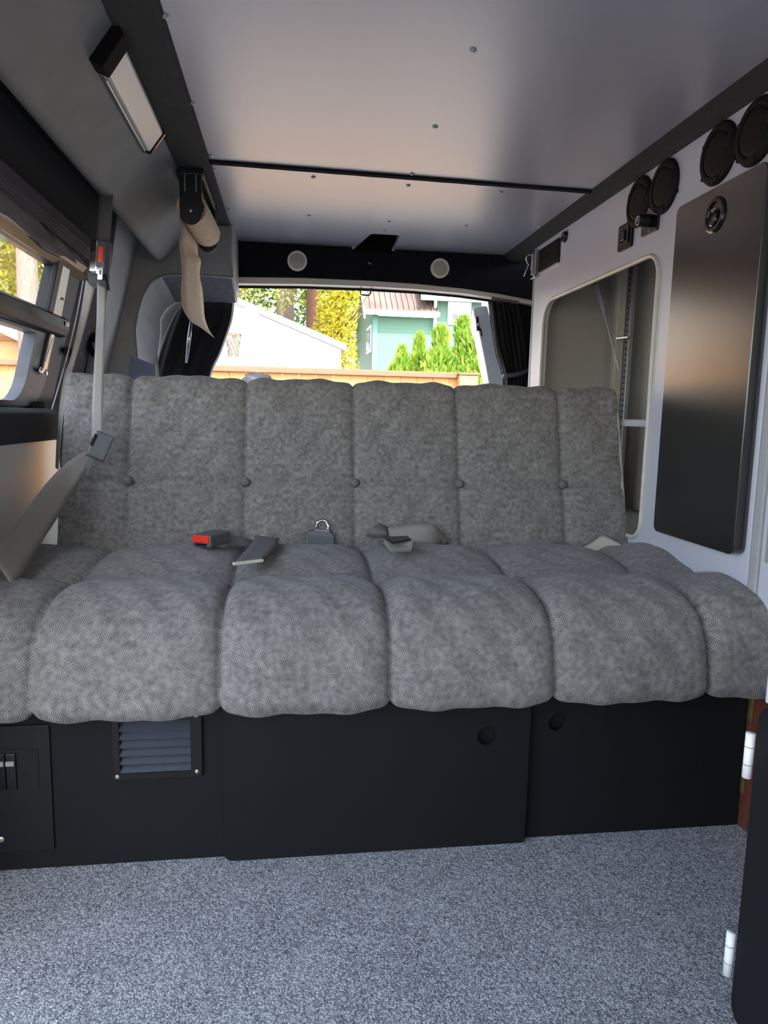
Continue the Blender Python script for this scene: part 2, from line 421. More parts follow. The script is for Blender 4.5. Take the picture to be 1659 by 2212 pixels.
# notch above: hollow with a dark recess and a bracket
nb = room('trim_2', (0.31, 2.6, 1.41), 'dark recess seen through the notch in the rear ceiling board', 'recess')
box('recess_back', (0.2, 2.44, 1.47), (0.42, 2.76, 1.48), M['velour'], nb)
box('recess_side', (0.2, 2.44, 1.392), (0.22, 2.76, 1.47), M['soffit'], nb)
box('recess_side', (0.40, 2.44, 1.392), (0.42, 2.76, 1.47), M['soffit'], nb)
box('recess_front', (0.22, 2.44, 1.392), (0.40, 2.455, 1.47), M['rail'], nb)
box('recess_rear', (0.22, 2.745, 1.392), (0.40, 2.76, 1.47), M['velour'], nb)
box('bracket', (0.262, 2.53, 1.43), (0.358, 2.60, 1.445), M['darkmetal'], nb, bevel=0.003)
# roof skin above everything
struct(box('trim_3', (-0.56, -1.5, 1.5), (1.25, 2.78, 1.52), M['rail']), 'dark roof skin above the ceiling boards', 'roof')

# side rails of the ceiling
def loft(name, secA, secB, mat, parent=None, n=1, **k):
    q = len(secA); vs = list(secA) + list(secB)
    fs = [(i, (i + 1) % q, (i + 1) % q + q, i + q) for i in range(q)] + [tuple(range(q))[::-1], tuple(range(q, 2 * q))]
    return mesh(name, vs, fs, mat, parent, **k)
def sweep_y(name, sec, y0, y1, mat, parent=None, **k):
    return loft(name, [(x, y0, z) for x, z in sec], [(x, y1, z) for x, z in sec], mat, parent, **k)
struct(sweep_y('trim_4', [(0.804, 1.395), (0.804, 1.379), (0.812, 1.371), (0.828, 1.362), (0.851, 1.356), (0.88, 1.356), (0.88, 1.42), (0.82, 1.42)], -1.5, 2.69, M['rail'], bevel=0.003), 'charcoal velour rail between ceiling and white cabinet wall', 'trim')
struct(sweep_y('trim_5', [(-0.196, 1.40), (-0.196, 1.382), (-0.203, 1.374), (-0.285, 1.374), (-0.30, 1.40)], -1.5, 2.69, M['rail'], bevel=0.003), 'charcoal velour rail along the left side of the ceiling', 'trim')
# moulded cove on the left below the rail, with a rounded nose and a closed rear end
sec = [(-0.283, 1.40), (-0.284, 1.376), (-0.33, 1.334), (-0.375, 1.288), (-0.405, 1.257), (-0.418, 1.247), (-0.432, 1.25), (-0.447, 1.266), (-0.455, 1.30), (-0.455, 1.42)]
def cove(y, s=1.0):
    cx, cz = -0.37, 1.36
    return [(cx + (x - cx) * s, y, cz + (z - cz) * s) for x, z in sec]
rings = [cove(-1.5), cove(0.4), cove(1.2), cove(1.8), cove(2.30), cove(2.40), cove(2.428, 0.985), cove(2.44, 0.95), cove(2.446, 0.88)]
vs = [p for r in rings for p in r]; q = len(sec); fs = []
for i in range(len(rings) - 1):
    for j in range(q): fs.append((i * q + j, i * q + (j + 1) % q, (i + 1) * q + (j + 1) % q, (i + 1) * q + j))
fs += [tuple(range(q))[::-1], tuple((len(rings) - 1) * q + j for j in range(q))]
o = mesh('trim_6', vs, fs, M['liner']); autosmooth(o, 60)
struct(o, 'grey moulded cove running along the upper left side of the van', 'headliner')

# left wall: cream lower panel, velour sill, dark upper lining, pillar covers
lw = room('wall_left', (-0.6, 1.2, 0), 'left side wall of the van with cream lower panel and dark velour lining', 'wall')
box('lower_panel', (-0.60, 0.82, 0.0), (-0.572, 1.84, 0.70), M['cream'], lw, bevel=0.004)
box('lower_panel', (-0.66, 1.83, 0.0), (-0.60, 2.46, 0.78), M['rail'], lw)
sweep_y('sill_pad', [(-0.65, 0.755), (-0.60, 0.763), (-0.578, 0.762), (-0.566, 0.752), (-0.563, 0.735), (-0.563, 0.70), (-0.568, 0.688), (-0.58, 0.686), (-0.65, 0.686)], 0.82, 1.835, M['rail'], lw, bevel=0.004)
prism('upper_lining', [wl(0.82, 1.165), wl(2.19, 1.165), wl(2.19, 1.40), wl(-1.5, 1.40), wl(-1.5, 1.30), wl(0.82, 1.30)], (-0.02, 0, 0), M['velour'], lw)
sweep_y('upper_fold', [(xw(1.29) + 0.0, 1.285), (xw(1.29) + 0.012, 1.293), (xw(1.3) + 0.004, 1.303)], 0.82, 2.0, M['velour'], lw)
prism('pillar_cover', [wl(1.986, 0.64), wl(2.20, 0.64), wl(2.19, 1.18), wl(1.986, 1.18)], (-0.02, 0, 0), M['pillar'], lw)
prism('pillar_trim', [wl(2.30, 0.64, 0.004), wl(2.46, 0.64, 0.004), wl(2.46, 1.40, 0.004), wl(2.155, 1.40, 0.004), wl(2.175, 1.30, 0.004), wl(2.24, 1.10, 0.004), wl(2.29, 0.90, 0.004)], (-0.03, 0, 0), M['trimgrey'], lw, bevel=0.003)
prism('pillar_backing', [wl(2.16, 0.64, -0.022), wl(2.47, 0.64, -0.022), wl(2.47, 1.42, -0.022), wl(2.1, 1.42, -0.022)], (-0.02, 0, 0), M['rail'], lw)
tube('grab_bar', [wl(1.975, 0.915, 0.012), wl(2.04, 0.915, 0.014), wl(2.10, 0.913, 0.01)], 0.011, M['pillar'], lw)

# window in the left wall
wn = room('window_1', (-0.6, 1.3, 0.76), 'black-framed sliding side window in the left wall', 'window')
y0, y1, z0, z1 = 0.82, 1.985, 0.757, 1.185
outer = [wl(y0, z0), wl(y1, z0), wl(y1, z1), wl(y0, z1)]
lowhole = [wl(a, b) for a, b in rrect(y0 + 0.06, 1.79, 0.776, 0.945, 0.05, 6, (0.05, 0.06, 0.004, 0.004))]
upphole = [wl(a, b) for a, b in rrect(y0 + 0.06, 1.80, 0.995, 1.10, 0.004)]
prism('outer_frame', outer, (-0.03, 0, 0.0), M['frameblk'], wn, holes=[lowhole, upphole], bevel=0.002)
# inner rubber surround of the fixed lower pane
innerl = [wl(a, b, 0.005) for a, b in rrect(y0 + 0.1, 1.752, 0.780, 0.937, 0.05, 6, (0.05, 0.055, 0.004, 0.004))]
outl = [wl(a, b, 0.005) for a, b in rrect(y0 + 0.055, 1.882, 0.768, 0.95, 0.05, 6, (0.05, 0.07, 0.004, 0.004))]
prism('pane_seal', outl, (-0.028, 0, 0), M['seal'], wn, holes=[innerl], bevel=0.004)
sweep_y('transom', [(xw(0.945) + 0.003, 0.942), (xw(0.955) + 0.020, 0.947), (xw(0.965) + 0.024, 0.962), (xw(0.985) + 0.020, 0.985), (xw(0.995) + 0.002, 0.996)], y0, 1.915, M['frameblk'], wn, bevel=0.002)
prism('upper_stile', [wl(1.80, 0.99, 0.002), wl(1.88, 0.99, 0.002), wl(1.862, 1.13, 0.002), wl(1.79, 1.13, 0.002)], (0.008, 0, 0), M['alum'], wn, bevel=0.002)
prism('upper_stile', [wl(1.772, 0.99, 0.002), wl(1.808, 0.99, 0.002), wl(1.800, 1.13, 0.002), wl(1.766, 1.13, 0.002)], (0.012, 0, 0), M['frameblk'], wn, bevel=0.002)
sweep_y('head_reveal', [(xw(1.10) + 0.0, 1.098), (xw(1.1) + 0.026, 1.108), (xw(1.12) + 0.03, 1.122), (xw(1.13), 1.13)], y0, 1.985, M['tanreflect'], wn, bevel=0.003)  # tan reflection along the window head is put into its base colour
prism('pane', [wl(y0, 0.76, -0.018), wl(1.80, 0.76, -0.018), wl(1.80, 0.96, -0.018), wl(y0, 0.96, -0.018)], (-0.003, 0, 0), M['glass'], wn)
prism('pane', [wl(y0, 0.97, -0.012), wl(1.81, 0.97, -0.012), wl(1.81, 1.12, -0.012), wl(y0, 1.12, -0.012)], (-0.003, 0, 0), M['glass'], wn)
la = obox('latch_arm', wl(1.835, 0.895, 0.012), (0.005, 0.024, 0.10), (0, 14.5, 0), M['steel'], wn, bevel=0.002)
obox('latch_link', wl(1.818, 0.853, 0.014), (0.004, 0.045, 0.013), (-8, 14.5, 0), M['steel'], wn, bevel=0.0018)
lathe('rivet', wl(1.837, 0.851, 0.016), (1, 0, 0.2), [(0.008, 0), (0.008, 0.002), (0.005, 0.004)], M['steel'], wn, n=14)
lathe('rivet', wl(1.80, 0.856, 0.016), (1, 0, 0.2), [(0.004, 0), (0.004, 0.002), (0.002, 0.004)], M['chrome'], wn, n=12)
obox('latch_spring', wl(1.817, 0.905, 0.02), (0.002, 0.008, 0.06), (-12, 14.5, 0), M['steel'], wn, bevel=0.0008)
lathe('screw', wl(1.852, 1.03, 0.012), (1, 0, 0.2), [(0.004, 0), (0.004, 0.001), (0.002, 0.002)], M['darkmetal'], wn, n=10)
obox('sticker', wl(1.888, 0.974, 0.025), (0.001, 0.03, 0.011), (0, 14.5, 0), M['sticker'], wn)
# outer skin under and beside the window
skin = prism('wall_outer_left', [wl(0.82, -0.3, -0.05), wl(2.6, -0.3, -0.05), wl(2.6, 0.755, -0.05), wl(0.82, 0.755, -0.05)], (-0.01, 0, 0), M['body'])
struct(skin, 'outer skin of the van below the left window', 'wall')
struct(prism('wall_outer_front', [wl(-1.5, 0.0, -0.03), wl(-0.85, 0.0, -0.03), wl(-0.85, 1.42, -0.03), wl(-1.5, 1.42, -0.03)], (-0.01, 0, 0), M['rail']), 'dark lined side wall ahead of the open side door', 'wall')

# ================================================================== right-hand cabinet wall
wc = thing('tall_cabinet', 'tall white cabinet with rounded open cubby beside the bench backrest', 'cabinet', (1.0, 1.8, 0))
pan = inx(rrect(1.172, 2.44, 0.02, 1.358, 0.0), XR)
hole = inx(rrect(1.578, 2.325, 0.476, 1.155, 0.05, 8, (0.045, 0.05, 0.075, 0.055)), XR)
prism('front_panel', pan, (0.016, 0, 0), M['white'], wc, holes=[hole], bevel=0.002)
ho = rrect(1.578, 2.325, 0.476, 1.155, 0.05, 8, (0.045, 0.05, 0.075, 0.055))
tube('edge_strip', [(XR - 0.001, a, b) for a, b in ho], 0.0055, M['gasket'], wc, n=8, close=True)
tube('end_strip', [(XR + 0.004, 2.441, 0.3), (XR + 0.004, 2.441, 1.355)], 0.008, M['gasket'], wc)
box('end_panel', (XR + 0.016, 2.425, 0.02), (1.2, 2.44, 1.358), M['taupe'], wc)
box('end_panel', (XR + 0.016, 1.55, 0.02), (1.2, 1.564, 1.358), M['taupe'], wc)
box('back_panel', (1.16, 1.56, 0.02), (1.175, 2.43, 1.358), M['taupe'], wc)
box('cubby_floor', (XR + 0.016, 1.564, 0.452), (1.16, 2.425, 0.468), M['greypan'], wc)
box('cubby_top', (XR + 0.016, 1.564, 1.34), (1.16, 2.425, 1.356), M['taupe'], wc)
sh = box('half_shelf', (XR + 0.014, 1.566, 0.749), (1.06, 1.79, 0.768), M['white'], wc, bevel=0.005)
prism('divider_panel', [(1.12, 2.30, 0.47), (1.12, 2.424, 0.47), (1.12, 2.424, 1.34), (1.12, 2.30, 1.34)], (0.012, 0, 0), M['taupe'], wc, bevel=0.002)
box('post', (1.07, 2.235, 0.468), (1.10, 2.265, 1.34), M['gasket'], wc, bevel=0.004)
tk = box('shelf_track', (1.08, 2.165, 0.468), (1.095, 2.195, 1.34), M['alum'], wc, bevel=0.002)
sl0 = box('track_slot', (1.0785, 2.176, 0.50), (1.081, 2.184, 0.506), M['darkmetal'], tk)
for i in range(1, 46): dup(sl0, (0, 0, 0.0183 * i))
lathe('screw', (1.158, 2.40, 0.83), (-1, 0, 0), [(0.008, 0), (0.008, 0.002), (0.004, 0.005)], M['steel'], wc, n=12)
obox('track_clip', (1.07, 2.178, 1.03), (0.02, 0.05, 0.006), (0, 0, 20), M['steel'], wc, bevel=0.001)
stp = ribbon('cubby_strap', [(1.04, 2.382, 1.233), (1.04, 2.308, 1.15), (1.04, 2.252, 1.082), (1.04, 2.14, 0.924)], [(1.04, 2.337, 1.231), (1.04, 2.283, 1.149), (1.04, 2.245, 1.084), (1.04, 2.137, 0.9267)], M['bag'])
tag(stp, 'thin pale strap hanging inside the white cabinet cubby', 'strap')

dr = box('door', (0.825, 1.183, 0.505), (0.8505, 1.476, 1.222), M['gloss_black'], wc)
dr.data.clear_geometry()
bm = bmesh.new()
pp = [bm.verts.new(Vector((0.825, a, b)) - org(wc)) for a, b in rrect(1.183, 1.474, 0.516, 1.220, 0.016, 5)]
f = bm.faces.new(pp); r = bmesh.ops.extrude_face_region(bm, geom=[f])
for v in [g for g in r['geom'] if isinstance(g, bmesh.types.BMVert)]: v.co.x += 0.0255
bmesh.ops.recalc_face_normals(bm, faces=bm.faces); bm.to_mesh(dr.data); bm.free()
md = dr.modifiers.new('b', 'BEVEL'); md.width = 0.0015; md.segments = 2; md.limit_method = 'ANGLE'
lk = lathe('lock', (0.825, 1.329, 1.166), (-1, 0, 0), [(0.034, 0.0), (0.034, 0.002), (0.030, 0.005), (0.0245, 0.005), (0.0235, 0.0015), (0.0225, 0.0005)], M['shiny'], dr, n=32)
lathe('push_button', (0.8248, 1.329, 1.160), (-1, 0, 0), [(0.016, 0.0), (0.016, 0.005), (0.013, 0.007), (0.007, 0.0055)], M['shiny'], dr, n=24)
box('finger_tab', (0.819, 1.322, 1.172), (0.825, 1.336, 1.178), M['steel'], dr, bevel=0.001)
box('side_gap', (0.858, 1.15, 0.50), (0.90, 1.18, 1.358), M['gasket'], wc)

# neighbouring kitchen unit at the right edge
ku = thing('kitchen_cabinet', 'white kitchen unit with grey grille at the right edge beside the bench', 'cabinet', (1.0, 0.9, 0))
box('corner_post', (0.850, 1.146, 0.02), (0.87, 1.168, 1.358), M['trimgrey'], ku, bevel=0.003)
box('side_panel', (0.854, 0.76, 0.31), (0.866, 1.1435, 1.358), M['white'], ku, bevel=0.002)
box('grille_plate', (0.850, 0.80, 0.515), (0.854, 1.128, 0.640), M['greypan'], ku, bevel=0.001)
g0 = box('grille_rib', (0.848, 0.82, 0.524), (0.850, 1.118, 0.527), M['trimgrey'], ku)
for i in range(1, 11): dup(g0, (0, 0, 0.0108 * i))
box('latch', (0.848, 1.127, 0.705), (0.854, 1.14, 0.745), M['trimgrey'], ku, bevel=0.002)
box('dark_opening', (0.851, 0.80, 0.66), (0.8538, 1.123, 0.70), M['shiny'], ku, bevel=0.002)
wb = thing('cabinet_side', 'brown mahogany board below the kitchen unit with brass hinges', 'board', (0.86, 1.0, 0))
box('board', (0.8535, 0.72, 0.0), (0.869, 1.16, 0.31), M['brown'], wb, bevel=0.001)
box('hinge', (0.848, 1.120, 0.215), (0.853, 1.131, 0.270), M['brass'], wb, bevel=0.001)
box('hinge', (0.848, 1.124, 0.070), (0.853, 1.132, 0.120), M['brass'], wb, bevel=0.001)
lathe('bolt', (0.851, 1.085, 0.028), (-1, 0, 0), [(0.007, 0), (0.007, 0.003), (0.004, 0.004)], M['steel'], wb, n=12)
kb = thing('base_cabinet', 'black cabinet door with white hinges in the lower right corner', 'cabinet', (0.7, 0.3, 0))
box('carcass', (0.572, -0.5, 0.0), (0.80, 0.705, 0.44), M['blackpl'], kb)
prism('door', inx(rrect(-0.4, 0.716, 0.022, 0.436, 0.022, 5), 0.552), (0.019, 0, 0), M['blackpanel'], kb, bevel=0.002)
box('top_fascia', (0.553, -0.5, 0.438), (0.80, 0.71, 0.49), M['white'], kb, bevel=0.002)
for za, zb in ((0.073, 0.131), (0.338, 0.394)):
    h = tube('hinge', [(0.549, 0.7225, za), (0.549, 0.7225, (za + zb) / 2), (0.549, 0.7225, zb)], 0.0056, M['hinge'], kb, n=14)
    for fz in (0.3, 0.7):
        z = za + (zb - za) * fz
        tube('knuckle_gap', [(0.549, 0.7225, z - 0.0006), (0.549, 0.7225, z + 0.0006)], 0.0058, M['greypan'], h, n=14)

struct(box('wall_right', (0.87, -1.5, 0.0), (0.89, 0.76, 1.40), M['white']), 'white side wall ahead of the kitchen unit', 'wall')
wf_ = room('wall_front', (0.2, -1.5, 0), 'front end of the van with the windscreen opening behind the camera', 'wall')
box('lower_part', (-0.75, -1.52, 0.0), (0.9, -1.5, 0.92), M['rail'], wf_)
box('upper_part', (-0.75, -1.52, 1.25), (0.9, -1.5, 1.5), M['rail'], wf_)
# round black vents, outlets and switches on the white wall
def vent_disc(y, z, rot, label):
    t = thing('round_vent', label, 'vent', (XR, y, z), 'round black vent discs on the white wall')
    c = (XR, y, z)
    lathe('rim', c, (-1, 0, 0), [(0.059, 0), (0.060, 0.003), (0.057, 0.008), (0.049, 0.011), (0.044, 0.010), (0.043, 0.006)], M['discblk'], t, n=40)
    lathe('flap', (XR - 0.0062, y, z - 0.002), (-1, 0, 0), [(0.041, 0), (0.041, 0.002), (0.037, 0.004), (0.03, 0.0045)], M['discblk'], t, n=36)
    for a in (150 + rot, 215 + rot, -25 + rot):
        ca, sa = math.cos(math.radians(a)), math.sin(math.radians(a))
        lathe('tab', (XR, y - 0.059 * ca, z + 0.059 * sa), (-1, 0, 0), [(0.005, 0), (0.005, 0.005), (0.003, 0.007)], M['discblk'], t, n=10)
    obox('rim_tab', (XR - 0.009, y - 0.006, z - 0.05), (0.008, 0.018, 0.013), (0, 0, 0), M['discblk'], t, bevel=0.003)
    obox('hinge_clip', (XR - 0.010, y - 0.043, z + 0.01), (0.008, 0.012, 0.022), (20, 0, 0), M['discblk'], t, bevel=0.003)
    return t
vent_disc(1.693, 1.296, 0, 'round black vent disc, farthest of the four, above the socket plates')
vent_disc(1.577, 1.296, 0, 'round black vent disc, second from the rear, touching the farthest one')
vent_disc(1.372, 1.296, 0, 'round black vent disc above the far end of the tall black door')
vent_disc(1.256, 1.294, 0, 'round black vent disc nearest the camera, cut by the right photo edge')
vg = thing('vent_grille', 'rectangular black ribbed grille at the rear end of the white wall', 'vent', (XR, 2.29, 1.30))
prism('plate', inx(rrect(2.207, 2.392, 1.262, 1.338, 0.008, 4), XR), (-0.005, 0, 0), M['blackpl'], vg, bevel=0.0015)
r0 = box('rib', (XR - 0.008, 2.216, 1.268), (XR - 0.005, 2.383, 1.2705), M['blackpl'], vg)
for i in range(1, 14): dup(r0, (0, 0, 0.005 * i))
box('slide_knob', (XR - 0.010, 2.29, 1.298), (XR - 0.005, 2.298, 1.308), M['shiny'], vg, bevel=0.001)
box('bottom_edge', (XR - 0.009, 2.207, 1.2585), (XR, 2.385, 1.2615), M['steel'], vg)
ml = thing('spring_latch', 'small silver latch on the rear edge of the white cabinet', 'latch', (XR - 0.005, 2.42, 1.30))
box('plate', (XR - 0.012, 2.405, 1.262), (XR - 0.001, 2.438, 1.343), M['steel'], ml, bevel=0.002)
box('ridge', (XR - 0.018, 2.425, 1.264), (XR - 0.012, 2.435, 1.335), M['chrome'], ml, bevel=0.002)
tube('spring', spline([(XR - 0.018, 2.44, 1.335), (XR - 0.03, 2.452, 1.325), (XR - 0.022, 2.45, 1.30), (XR - 0.03, 2.452, 1.275), (XR - 0.034, 2.455, 1.262)], 6), 0.0025, M['chrome'], ml)
box('foot', (XR - 0.016, 2.402, 1.248), (XR - 0.001, 2.438, 1.262), M['chrome'], ml, bevel=0.003)
kn = lathe('wall_knob', (XR, 2.168, 1.329), (-1, 0, 0), [(0.017, 0), (0.017, 0.004), (0.015, 0.009), (0.008, 0.012)], M['shiny'], None, n=24, base=(XR, 2.168, 1.329))
tag(kn, 'small round black knob beside the ribbed grille', 'knob')
sw = thing('switch_plate', 'square black switch plate below the farthest vent disc', 'switch', (XR, 1.75, 1.23))
prism('plate', inx(rrect(1.716, 1.79, 1.198, 1.262, 0.006, 4), XR), (-0.006, 0, 0), M['blackpl'], sw, bevel=0.002)
prism('inner_frame', inx(rrect(1.728, 1.778, 1.209, 1.252, 0.004, 3), XR - 0.006), (-0.004, 0, 0), M['darkmetal'], sw, bevel=0.0012, holes=[inx(rrect(1.736, 1.770, 1.216, 1.246, 0.003, 3), XR - 0.006)])
box('rocker', (XR - 0.012, 1.745, 1.219), (XR - 0.006, 1.766, 1.243), M['shiny'], sw, bevel=0.002)
ps = thing('power_socket', 'black socket plate with a plug sticking out, beside the vent discs', 'socket', (XR, 1.63, 1.235))
prism('plate', inx(rrect(1.592, 1.668, 1.206, 1.266, 0.006, 4), XR), (-0.006, 0, 0), M['shiny'], ps, bevel=0.002)
pg = lathe('plug', (XR - 0.006, 1.632, 1.236), (-1, 0.15, 0), [(0.015, 0), (0.015, 0.008), (0.014, 0.018), (0.014, 0.024), (0.013, 0.026)], M['blackpl'], ps, n=24)
tube('face_ring', [(XR - 0.0322, 1.636 + 0.0098 * math.cos(a * 0.2618), 1.236 + 0.0098 * math.sin(a * 0.2618)) for a in range(24)], 0.0011, M['bag'], pg, n=6, close=True)
obox('pointer', (XR - 0.0325, 1.636, 1.2375), (0.0012, 0.0018, 0.008), (-20, 0, 0), M['bag'], pg)
for dz in (1.212, 1.260): lathe('screw', (XR - 0.006, 1.63, dz), (-1, 0, 0), [(0.0025, 0), (0.0025, 0.001), (0.001, 0.0014)], M['screw'], ps, n=8)

# ================================================================== bench
def pillow(t, p): return max(0.0, 1 - abs(2 * t - 1) ** p)
def seamt(v, seams):
    for i in range(len(seams) - 1):
        if v <= seams[i + 1] + 1e-9: return i, (v - seams[i]) / (seams[i + 1] - seams[i])
    return len(seams) - 2, 1.0
def cushion(name, xs, prof, rowidx, amps, pws, sign, parent, rowc, step=0.0055):
    """quilted cushion: prof = (y,z) seam-level outline; columns split at xs, rows at outline points rowidx"""
    NS = 14; P = spline([(0, a, b) for a, b in prof], NS); L = [0.0]
    for i in range(1, len(P)): L.append(L[-1] + (P[i] - P[i - 1]).length)
    tot = L[-1]; ns = int(tot / step); pts = []
    srows = [L[k * NS] for k in rowidx]
    for i in range(ns + 1):
        s = tot * i / ns; k = 0
        while k < len(L) - 2 and L[k + 1] < s: k += 1
        f = (s - L[k]) / max(L[k + 1] - L[k], 1e-9); p = P[k].lerp(P[k + 1], f)
        tg = (P[min(k + 2, len(P) - 1)] - P[max(k - 1, 0)]).normalized()
        pts.append((s, p, Vector((0, tg.z, -tg.y)) * sign))
    xx = []
    for i in range(len(xs) - 1):
        n = max(6, int((xs[i + 1] - xs[i]) / step)); xx += [xs[i] + (xs[i + 1] - xs[i]) * k / n for k in range(n)]
    xx.append(xs[-1])
    rows = []; uvs = []
    for s, p, nrm in pts:
        ri, tt = seamt(s, srows); row = []
        a_col, a_row, px_, ps_ = amps[ri][0], amps[ri][1], pws[ri][0], pws[ri][1]
        if ri + 1 < len(amps) and tt > 0.5:
            f = (tt - 0.5); a_col += (amps[ri + 1][0] - a_col) * f; px_ += (pws[ri + 1][0] - px_) * f
        elif ri > 0 and tt < 0.5:
            f = (0.5 - tt); a_col += (amps[ri - 1][0] - a_col) * f; px_ += (pws[ri - 1][0] - px_) * f
        for x in xx:
            ci, tx = seamt(x, xs); wd = xs[ci + 1] - xs[ci]
            if ci == 0: dx = (xs[1] - x) / 0.28
            elif ci == len(xs) - 2: dx = (x - xs[-2]) / 0.28
            else: dx = tx
            bx = pillow(min(max(dx, 0), 1), px_); bs = pillow(tt, ps_)
            bs = 1 - (1 - bs) * (0.4 + 0.6 * (1 - bx))
            de = min(x - xs[0], xs[-1] - x)
            er = 1 - max(0, 1 - de / 0.02) ** 2 * 0.2
            crease = 0.006 * (math.exp(-((x - xs[ci]) / 0.0055) ** 2) * (ci > 0) + math.exp(-((xs[ci + 1] - x) / 0.0055) ** 2) * (ci < len(xs) - 2))
            crease += rowc[ri] * math.exp(-((s - srows[ri]) / 0.007) ** 2) + rowc[ri + 1] * math.exp(-((srows[ri + 1] - s) / 0.007) ** 2)
            wob = 0.0022 * math.sin(x * 41 + s * 23) + 0.0016 * math.sin(x * 87 - s * 61)
            d = (a_col * bx * (0.35 + 0.65 * bs) + a_row * bs * (0.5 + 0.5 * bx) + wob * bx * bs - crease) * er
            q = p + nrm * d; row.append((x, q.y, q.z)); uvs.append((x, s))
        rows.append(row)
    return grid(name, rows, M['fabric'], parent, uvs=uvs)

bs_ = thing('tufted_bench', 'wide grey herringbone tufted bench seat across the van', 'bench', (0.15, 1.4, 0.27))
sprof = [(1.70, 0.40), (1.665, 0.430), (1.60, 0.441), (1.50, 0.445), (1.42, 0.440), (1.34, 0.432), (1.26, 0.440), (1.19, 0.440), (1.13, 0.418), (1.098, 0.375), (1.084, 0.330), (1.079, 0.306), (1.085, 0.293), (1.115, 0.287), (1.25, 0.285), (1.5, 0.285)]
cushion('seat_cushion', [-0.570, -0.393, -0.109, 0.166, 0.448, 0.730, 0.866], sprof, [0, 1, 5, 13, 15], [(0.0, 0.0), (0.013, 0.016), (0.011, 0.013), (0.0, 0.0)], [(3, 3), (2.8, 2.4), (7, 3.6), (7, 3)], 1, bs_, (0, 0, 0.003, 0, 0))
bprof = [(1.66, 0.38), (1.640, 0.43), (1.646, 0.46), (1.664, 0.52), (1.687, 0.597), (1.714, 0.69), (1.741, 0.78), (1.753, 0.815), (1.765, 0.833), (1.79, 0.839), (1.82, 0.832), (1.838, 0.80), (1.83, 0.74), (1.80, 0.60), (1.77, 0.45)]
bk = cushion('backrest', [-0.522, -0.375, -0.105, 0.158, 0.420, 0.690, 0.848], bprof, [0, 4, 12, 14], [(0.009, 0.006), (0.008, 0.004), (0.0, 0.0)], [(4.5, 3), (6, 5), (3, 3)], -1, bs_, (0, 0.009, 0, 0))
b0 = None
for x in (-0.375, -0.105, 0.158, 0.420, 0.690):
    if b0 is None:
        b0 = lathe('button', (x, 1.691, 0.5985), (0, -1, 0.3), [(0.0105, 0), (0.0115, 0.003), (0.0105, 0.008), (0.007, 0.0115), (0.002, 0.013)], M['btn'], bk, n=20)
    else: dup(b0, (x + 0.375, 0, 0))
tube('piping', spline([(0.846, 1.642, 0.46), (0.848, 1.68, 0.597), (0.848, 1.735, 0.78), (0.846, 1.758, 0.835)], 8), 0.0045, M['fabric'], bk)
# sides of the backrest
for x in (-0.521, 0.847):
    prism('side_panel', [(x, a, b) for a, b in bprof], (0.004 if x < 0 else -0.004, 0, 0), M['fabric'], bk)

bb = thing('plinth', 'black painted plinth with finger holes under the grey seat', 'plinth', (0.15, 1.3, 0))
prism('left_panel', iny([(-0.565, 0), (-0.095, 0), (-0.095, 0.284), (-0.565, 0.284)], 1.136), (0, 0.014, 0), M['blackpanel'], bb, holes=[iny([(-0.279, 0.162), (-0.161, 0.162), (-0.161, 0.256), (-0.279, 0.256)], 1.136)])
h2 = iny(circ(0.4795, 0.222, 0.0168), 1.136)
prism('right_panel', iny([(0.40, 0), (0.8525, 0), (0.8525, 0.284), (0.40, 0.284)], 1.136), (0, 0.014, 0), M['blackpanel'], bb, holes=[h2])
h1 = iny(circ(0.345, 0.209, 0.0174), 1.12)
cp = prism('center_panel', iny(rrect(-0.1085, 0.4235, 0.0015, 0.284, 0.012, 5, (0.014, 0.006, 0.004, 0.004)), 1.12), (0, 0.015, 0), M['blackpanel'], bb, holes=[h1], bevel=0.0015)
lathe('hole_cup', (0.345, 1.1352, 0.209), (0, 1, 0), [(0.0174, 0), (0.0174, 0.004), (0.0165, 0.03)], M['blackpl'], bb)
lathe('hole_cup', (0.4795, 1.1502, 0.222), (0, 1, 0), [(0.0168, 0), (0.0168, 0.004), (0.016, 0.03)], M['blackpl'], bb)
tube('hole_rim', [(0.4795 + 0.0174 * math.cos(a * 0.2244), 1.1358, 0.222 + 0.0174 * math.sin(a * 0.2244)) for a in range(28)], 0.0007, M['blackpl'], bb, n=6, close=True)
box('rear_board', (-0.565, 1.62, 0.0), (0.85, 1.634, 0.27), M['blackpl'], bb)

vt = thing('louvred_vent', 'black louvred vent with blue-grey slats in the bench base', 'vent', (-0.216, 1.13, 0.2))
prism('frame', iny(rrect(-0.2885, -0.1445, 0.1535, 0.268, 0.006, 4), 1.136), (0, -0.007, 0), M['blackpl'], vt, holes=[iny(rrect(-0.277, -0.163, 0.164, 0.2545, 0.001, 1), 1.136)], bevel=0.0012)
s0 = mesh('slat', [(-0.277, 1.1485, 0.1785), (-0.163, 1.1485, 0.1785), (-0.163, 1.1475, 0.1800), (-0.277, 1.1475, 0.1800), (-0.277, 1.1295, 0.1648), (-0.163, 1.1295, 0.1648), (-0.163, 1.1285, 0.1662), (-0.277, 1.1285, 0.1662)],
          [(0, 1, 2, 3), (3, 2, 6, 7), (7, 6, 5, 4), (4, 5, 1, 0), (0, 3, 7, 4), (1, 5, 6, 2)], M['slat'], vt)
for i in range(1, 6): dup(s0, (0, 0, 0.0146 * i))
box('backing', (-0.282, 1.151, 0.158), (-0.158, 1.153, 0.26), M['blackpl'], vt)
sc = None
